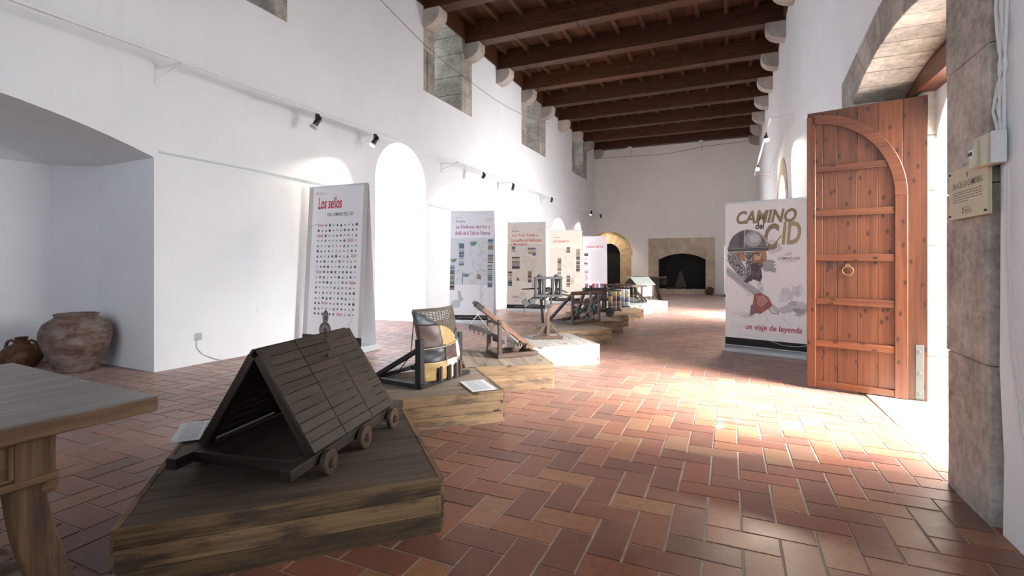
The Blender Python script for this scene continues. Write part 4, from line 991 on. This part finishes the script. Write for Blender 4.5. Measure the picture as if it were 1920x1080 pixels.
    pp([(275, 690), (320, 680), (350, 715), (310, 760), (280, 740)], (.55, .28, .25), .0027); 
    for k_ in range(4): ss([(285+k_*22, 690+k_*9), (275+k_*22, 735+k_*10)], .004, (.25, .08, .08), .003)
    pp([(240, 745), (262, 755), (275, 800), (232, 822)], (.25, .2, .24), .0022)
    pp([(350, 765), (378, 742), (410, 765), (412, 795), (375, 798)], (.70, .70, .72), .0026); ss([(350, 768), (378, 742), (412, 770), (412, 798), (375, 798), (350, 768)], .006, (.05, .05, .05), .003)
    ss([(378, 755), (408, 792)], .005, (.1, .1, .1), .0031)
    for q in range(26): a = random.uniform(0, 6); x = 285+22*cos(a); y = 620+30*sin(a); ss([(x, y), (x+random.uniform(-12, 12), y+random.uniform(-12, 12))], .003, (.2, .2, .21), .0026)
    for q in range(22): a = random.uniform(0, 6); x = 190+42*cos(a); y = 675+26*sin(a); ss([(x, y), (x+random.uniform(-18, 18), y+random.uniform(-8, 8))], .0025, (.35, .35, .36), .0016)
    ss([(328, 800), (355, 860)], .003, (.35, .35, .36)); ss([(430, 815), (490, 875)], .003, (.35, .35, .36)); ss([(270, 800), (232, 822)], .004, (.1, .1, .1), .003)
    tx('un viaje de leyenda', 205, 925, 345, 50, (.50, .03, .10), .15, .012)
    for q in range(16): x = random.uniform(110, 180); y = random.uniform(880, 925); ss([(x, y), (x+random.uniform(-15, 20), y+random.uniform(-8, 10))], .003, (.4, .4, .42))
    ss([(165, 935), (180, 950), (260, 955), (350, 975), (440, 1000), (520, 1000), (585, 985)], .005, (.65, .65, .66), .002)
banner('tall banner of rows of small black stamps titled in red, nearest banner on the left', (-5.215, 5.56, fz(5.5)), 0, 1.10, 2.37, sellos)
banner('white banner with magenta title, green leaves and a grey rabbit, beside the arched passage', (-4.975, 9.22, fz(9.2)), 16, .94, 2.36, b2d)
banner('cream banner with three red title lines and brown photographs, behind the bolt thrower', (-4.99, 12.28, fz(12.2)), 13.5, 1.03, 2.38, b3d, colr=(.74, .68, .63))
banner('cream banner with one short red title and a column of photographs', (-4.89, 15.43, fz(15.4)), 9, 1.06, 2.38, b4d, colr=(.76, .69, .61))
banner('narrow lilac-white banner of dense text standing before the far stone doorway', (-4.92, 19.32, fz(19.3)), 23, .96, 2.40, b5d, colr=(.80, .77, .83))
banner('white banner with a bearded helmeted knight and large gold lettering, beside the open wooden door', (.455, 7.68, fz(7.6)), -17, 1.06, 2.125, knight, double=False, colr=(.90, .88, .88))
banner('distant white banner mostly hidden behind the knight banner', (.30, 19.85, fz(19.9)), -8, .98, 2.0, b5d, double=False)

# ---------------------------------------------------------------- entrance door leaf
def doorleaf():
    t = thing('wooden_door', 'tall reddish pine door standing open into the hall, arched frame and iron ring', 'door', (1.63, 5.56, fz(5.7)+.02), atan2(.235, -.905))
    W, H, T = .935, 2.745, .05      # local x from hinge to free edge, camera side is +y
    m = MB(); ed = [0, .175, .36, .52, .68, .80, W]
    for a, b in zip(ed, ed[1:]): m.bb(a+.0015, b-.0015, -T/2, T/2, 0, H)
    obj('door_boards', m, M['door'], t, bevel=.002)
    y0, y1 = T/2, T/2+.024
    X = lambda s: W-s    # distance from the free edge
    def arc(s1, z1, top, n=20): return [(X(s1-(s1-.04)*(1-cos(a)) if False else .04+(s1-.04)*cos(a)), z1+(top-z1)*sin(a)) for a in [pi/2*i/n for i in range(n+1)]]
    inn = arc(.70, 1.86, 2.62); out = arc(.795, 1.86, 2.715)
    m = MB()
    m.prism(inn+out[::-1], lambda u, v, q: (u, q, v), y0, y1+.006)
    m.bb(X(.795), X(.70), y0, y1+.006, .0, 1.86); obj('arched_frame', m, M['door'], t, bevel=.004)
    m = MB(); m.bb(X(.075), X(0), y0, y1+.006, 0, 2.70); obj('closing_stile', m, M['door'], t, bevel=.005)
    for z in (.035, .44, .86, 1.29, 1.73, 2.17):
        s = .70 if z < 1.9 else .04+.66*cos(math.asin(min(1, (z-1.86)/.76)))
        m = MB(); m.bb(X(s), X(.075), y0, y1, z-.032, z+.032); obj('cross_rail', m, M['door'], t, bevel=.005)
    m = MB(); m.bb(.03, .085, T/2, T/2+.008, .0, .50); m.bb(.03, .085, -T/2-.008, T/2+.008, .0, .02)
    for z in (.06, .25, .44): m.tube([(.058, T/2+.008, z), (.058, T/2+.014, z)], .012, 10)
    obj('hinge_strap', m, M['steel'], t, bevel=.002)
    m = MB(); zc = 1.185; xc = X(.34); m.tube([(xc+.043*cos(a), T/2+.018, zc-.02+.043*sin(a)) for a in [2*pi*i/24 for i in range(25)]], .0055, 8); m.cyl((xc, T/2, zc+.025), (xc, T/2+.016, zc+.025), .024, 14); obj('ring_handle', m, M['brass'], t)
    m = MB(); m.bb(X(.225), X(.185), T/2, T/2+.006, 1.19, 1.245); m.bb(X(.21), X(.20), T/2+.006, T/2+.009, 1.20, 1.235); obj('lock_plate', m, M['iron'], t)
doorleaf()

# ---------------------------------------------------------------- lamps and tracks
def spot(label, p, aim, power=0, col=(1, .86, .68), up=.10, size=.24, blend=.5, ang=62, cone=True):
    """lamp head hanging by a short neck from p, pointing at aim"""
    t = thing('track_spotlight', label, 'spotlight', p, 0, 'black track spotlights')
    a = Vector(aim)-Vector(p); a.normalize(); c = Vector((0, 0, -.10))
    m = MB(); m.bb(-.016, .016, -.03, .03, -.07, 0); obj('adapter', m, M['black'], t, bevel=.003)
    m = MB(); m.tube([c-a*.075, c-a*.06, c-a*.0, c+a*.085, c+a*.09], [.022, .036, .040, .040, .037], 18); obj('lamp_housing', m, M['black'], t, ang=50)
    m = MB(); m.tube([c+a*.088, c+a*.125], [.040, .062], 20, caps=False); obj('white_shade', m, M['white'], t, ang=60, solid=.002)
    m = MB(); m.tube([c+a*.090, c+a*.096], .030, 14); obj('lamp_lens', m, M['bulb'] if power else M['alu'], t)
    m = MB(); m.tube([(0, 0, -.06), (.03, .03, -.07), (.045, .04, -.10), (.03, .03, -.13)], .003, 5); obj('lead', m, M['black'], t)
    if power:
        l = bpy.data.lights.new('spot_beam', 'SPOT'); l.energy = power; l.color = col; l.spot_size = radians(ang); l.spot_blend = blend; l.shadow_soft_size = .03
        o = bpy.data.objects.new('spot_beam', l); COL.objects.link(o); q = Vector(p)+c+a*.13; o.location = q
        o.rotation_euler = a.to_track_quat('-Z', 'Y').to_euler()
    return t
def track(label, a, b, arms, wallx, drop=None, cat='lighting track'):
    t = thing('lighting_track', label, cat)
    m = MB(); m.beam(a, b, .036, .034); obj('track_bar', m, M['white'], t, bevel=.003)
    if drop:
        m = MB(); m.beam(drop[0], drop[1], .034, .026); m.beam(Vector(drop[0])-Vector((0, .004, 0)), drop[0], .034, .026); obj('lower_rail', m, M['white'], t, bevel=.002)
    for y in arms:
        k = (y-a[1])/(b[1]-a[1]); p = Vector(a).lerp(Vector(b), k)
        m = MB(); m.tube([p, (wallx+(.01 if wallx < 0 else -.01), y, p.z)], .009, 8); m.bb(wallx-.006, wallx+.012, y-.03, y+.03, p.z-.20, p.z+.04); m.tube([p+Vector((0, 0, 0)), (wallx, y, p.z-.12)], .006, 6)
        obj('wall_bracket', m, M['white'], t)
track('long white lighting track bracketed high on the left wall near the camera', (-5.48, 1.2, 3.44), (-5.48, 7.35, 3.46), (3.5, 6.9), XL, ((-5.48, 4.62, 3.415), (-5.48, 7.3, 3.43)))
track('white lighting track high on the left wall after the arched passage', (-5.50, 9.5, 3.46), (-5.50, 16.6, 3.45), (9.55, 12.5, 16.2), XL)
track('short lighting track near the far end of the left wall', (-5.50, 20.3, 3.50), (-5.50, 23.2, 3.48), (20.4, 22.9), XL)
track('white lighting track slanting along the right wall above the knight banner', (.72, 10.75, 4.06), (.72, 17.3, 3.98), (10.8, 17.0), XR)
# wire arm at the entrance end
m = MB(); m.tube([(.72, 10.75, 4.06), (XR, 7.9, 3.60)], .006, 6); tag(obj('support_wire', m, M['white']), 'thin white wire running from the right track to the wall above the door', 'wire')
WP = 150
spot('black and white track spotlight nearest the camera on the left', (-5.48, 5.42, 3.40), (-5.7, 4.9, 2.4), 0)
spot('lit track spotlight beside the arched passage', (-5.48, 6.70, 3.41), (-5.75, 6.0, 2.2), WP*.9, ang=84)
spot('first spotlight on the second left track', (-5.50, 10.75, 3.44), (-5.75, 9.9, 2.2), WP, ang=84)
spot('middle lit spotlight on the second left track', (-5.50, 12.55, 3.44), (-5.78, 12.6, 2.2), WP, ang=84)
spot('last spotlight on the second left track', (-5.50, 15.8, 3.44), (-5.78, 15.6, 2.2), WP, ang=84)
spot('first spotlight on the far short track', (-5.50, 21.0, 3.49), (-5.75, 20.3, 2.1), WP*1.1, ang=80)
spot('last spotlight on the far short track', (-5.50, 22.7, 3.49), (-5.3, 23.0, 2.1), WP*1.2, ang=80)
spot('lit spotlight on the right track pointing at the knight banner', (.72, 11.9, 4.02), (.9, 9.8, 2.2), WP*4, size=.1)
spot('glaring spotlight at the far end of the right track', (.72, 15.5, 3.97), (.45, 9.5, 2.2), WP*.7)
# picture rails
for lab, x, y0, y1, z in (('thin pale picture rail on the left wall right of the niche', XL+.012, 3.52, 7.0, 2.50), ('thin pale picture rail on the left wall after the arched passage', XL+.012, 9.05, 16.8, 2.48), ('short thin picture rail on the back of the niche', -8.19, .5, 1.75, 2.55)):
    m = MB(); m.bb(x-.010, x+.010, y0, y1, z-.010, z+.010); tag(obj('picture_rail', m, plain('pale_green_metal', (.55, .64, .64), .4)), lab, 'rail')
def cable(label, pts, r, mat, name='cable'):
    m = MB(); m.tube(pts, r, 6); return tag(obj(name, m, mat, ang=80), label, 'cable')
X_ = XL+.012
cable('thin dark cable slung along the left wall and across the high windows', [(X_, 6.4, 6.4), (X_, 7.42, 6.12), (X_, 8.78, 5.88), (X_, 9.8, 5.78), (X_, 10.95, 5.76), (X_, 12.2, 5.74), (X_, 13.44, 5.79), (X_, 15, 5.95), (X_, 16.77, 6.21)], .006, M['cabledark'])
cable('thin dark cable sagging across the top of the far wall', [(-5.9, YF-.012, 6.25), (-4.4, YF-.012, 6.22), (-3, YF-.012, 6.18), (-2.3, YF-.012, 6.22), (-1, YF-.012, 6.38), (.3, YF-.012, 6.42), (1.1, YF-.012, 6.48)], .009, M['cabledark'])
for lab, x, in (('small white ceiling sensor on the last beam, left of the two', -4.25), ('small white ceiling sensor on the last beam, right of the two', -1.15)):
    t = thing('ceiling_sensor', lab, 'sensor', (x, YF-.36, 6.56))
    m = MB(); m.bb(-.09, .09, -.06, .06, -.07, .02); obj('sensor_body', m, M['white'], t, bevel=.01)
    m = MB(); m.tube([(.0, .05, -.02), (.02, .33, -.1), (.02, .348, -.35)], .006, 6); obj('lead', m, M['cabledark'], t)
# wall socket and its lead
t = thing('wall_socket', 'square white wall socket low on the left wall with a grey lead', 'socket', (XL, 3.97, .335))
m = MB(); m.bb(0, .012, -.045, .045, -.045, .045); obj('cover_plate', m, M['alu'], t, bevel=.003)
m = MB(); m.tube([(.012, -.02, -.045), (.016, -.02, -.13), (.02, .05, -.22), (.03, .2, -.30), (.04, .27, -.322)], .006, 6); obj('lead', m, M['cable'], t)
# narrow cable drop at the niche corner
# ---------------------------------------------------------------- right hand pier: plaque, fuse box, cables
def plaque():
    y0, y1, z0, z1 = 2.985, 3.425, 1.475, 1.735; X = XR-.040
    t = thing('room_plaque', 'cream plaque lettered SALA DE LAS CHIMENEAS on the stone pier by the entrance', 'plaque', (X, (y0+y1)/2, (z0+z1)/2))
    w_, h_ = y1-y0, z1-z0; mp = lambda u, v, o=0: (-.004-o, -u, v)
    m = MB(); m.bb(-.004, .012, -w_/2, w_/2, -h_/2, h_/2); p = obj('plaque_panel', m, plain('cream_panel', (.55, .50, .34), .35), t, bevel=.001)
    m = MB(); m.bb(.012, .018, -w_/2+.02, w_/2-.02, -h_/2+.02, h_/2-.02); obj('backing', m, M['midwood'], t)
    m = MB(); c = (.10, .10, .09)
    put_text(m, mp, 'SALA DE LAS CHIMENEAS', -w_/2+.05, .028, w_-.10, .032, c, 0, .004, .0008)
    for i in range(5): 
        for k_ in range(9):
            a = -w_/2+.05+k_*(w_-.1)/9
            if i == 4 and k_ > 4: break
            rect(m, mp, a, a+(w_-.1)/9-.006, .004-i*.0125, .0075-i*.0125, c, .0008)
    poly(m, mp, [(0, .070), (.014, .088), (0, .106), (-.014, .088)], (.35, .04, .05), .0008); poly(m, mp, [(0, .080), (.006, .088), (0, .096), (-.006, .088)], (.6, .5, .35), .0012)
    poly(m, mp, [(-.055, -.10), (-.045, -.088), (-.035, -.10), (-.045, -.112)], (.40, .06, .06), .0008); poly(m, mp, [(-.055, -.082), (-.045, -.070), (-.035, -.082), (-.045, -.094)], (.40, .06, .06), .0010)
    put_text(m, mp, 'Castillo de', -.025, -.082, .06, .008, c, 0); put_text(m, mp, 'PEÑÍSCOLA', -.025, -.100, .08, .014, c, 0, .01)
    rect(m, mp, -.02, .06, -.108, -.105, (.5, .06, .05), .0008)
    obj('lettering', m, M['print'], p, smooth=False, recalc=False)
    for u in (-w_/2+.018, w_/2-.018):
        for v in (-h_/2+.018, h_/2-.018): m = MB(); m.cyl((-.004, -u, v), (-.010, -u, v), .006, 8); obj('fixing_screw', m, M['iron'], t)
plaque()
def fusebox():
    t = thing('fuse_box', 'beige fuse box with small black switches fixed at the edge of the stone pier', 'fuse box', (XR-.012, 2.985, 1.765))
    m = MB(); m.bb(-.06, 0, -.06, .075, -.07, .07); m.prism([(.01, -.07), (.075, -.07), (.075, -.01), (.01, .06)], lambda u, v, q: (q, u, v), -.075, -.058); obj('casing', m, M['beige'], t, bevel=.004)
    m = MB(); m.bb(-.079, -.075, .025, .066, -.022, .016); obj('switch_plate', m, M['white'], t)
    m = MB(); m.bb(-.084, -.079, .030, .061, -.012, .004); obj('switches', m, M['black'], t)
    m = MB(); m.bb(-.05, .0, -.095, -.07, -.07, .075); obj('side_cover', m, M['cable'], t, bevel=.003)
    return t
fusebox()
XS = XR-.02
def bundle(n_, r):
    for i in range(n_):
        o = i*.022; w_ = .018*(1 if i % 2 else -1)
        cable('white cable running up the edge of the stone pier, %s from the left' % ordinal(i), [(XS, 2.95-o*.8, 1.84), (XS, 2.98-o-w_, 1.95), (XS, 2.945-o+w_, 2.12), (XS, 2.955-o-w_, 2.40), (XS, 2.96-o+w_, 2.7), (XS, 2.95-o, 3.3), (XS, 2.95-o, 5.2)], r, M['cable'], 'wall_cable')
bundle(4, .007)
for i in range(2):
    y = 2.87-.03*i
    cable('thin white cable hanging below the fuse box, %s one' % ('left' if i == 0 else 'right'), [(XS, y+.02, 1.67), (XS, y+.015, 1.3), (XS, y-.03, .85), (XS, y-.10, .55), (XS, y-.17-.03*i, .36), (XS, y-.35, .30)], .0045, M['cable'], 'hanging_cable')
# worn tape arrows on the floor
GT = (.10, .20, .17); CR = (.75, .76, .66)
def sticker(label, quads, y):
    m = MB()
    for pts, c in quads: m.add([(x, yy, fz(yy)+.0028+(.0004 if c is GT else 0)) for x, yy in pts], [tuple(range(len(pts)))], .5, None, c)
    tag(obj('floor_tape', m, M['print'], smooth=False), label, 'tape', 'worn floor tape')
sticker('worn green and cream tape arrow on the sunlit floor, nearer one', [([(-.10, 4.30), (-.02, 4.29), (-.03, 4.25), (-.10, 4.22)], CR), ([(.03, 4.345), (.115, 4.24), (.035, 4.245)], CR), ([(-.10, 4.09), (-.035, 4.10), (-.04, 4.04), (-.095, 4.025)], CR), ([(-.085, 4.28), (.05, 4.24), (-.04, 4.25), (-.03, 4.225)], GT), ([(.04, 4.33), (.106, 4.25), (.05, 4.26)], GT), ([(-.095, 4.075), (-.05, 4.14), (-.05, 4.20), (-.095, 4.16)], GT)], 4.2)
sticker('faint green tape arrow on the sunlit floor, farther one', [([(-.15, 5.50), (-.12, 5.525), (-.115, 5.505)], GT), ([(-.085, 5.565), (-.02, 5.44), (-.045, 5.50)], GT), ([(-.10, 5.32), (-.055, 5.36), (-.056, 5.405), (-.10, 5.36)], GT), ([(-.047, 5.26), (.044, 5.215), (-.03, 5.275)], GT)], 5.4)
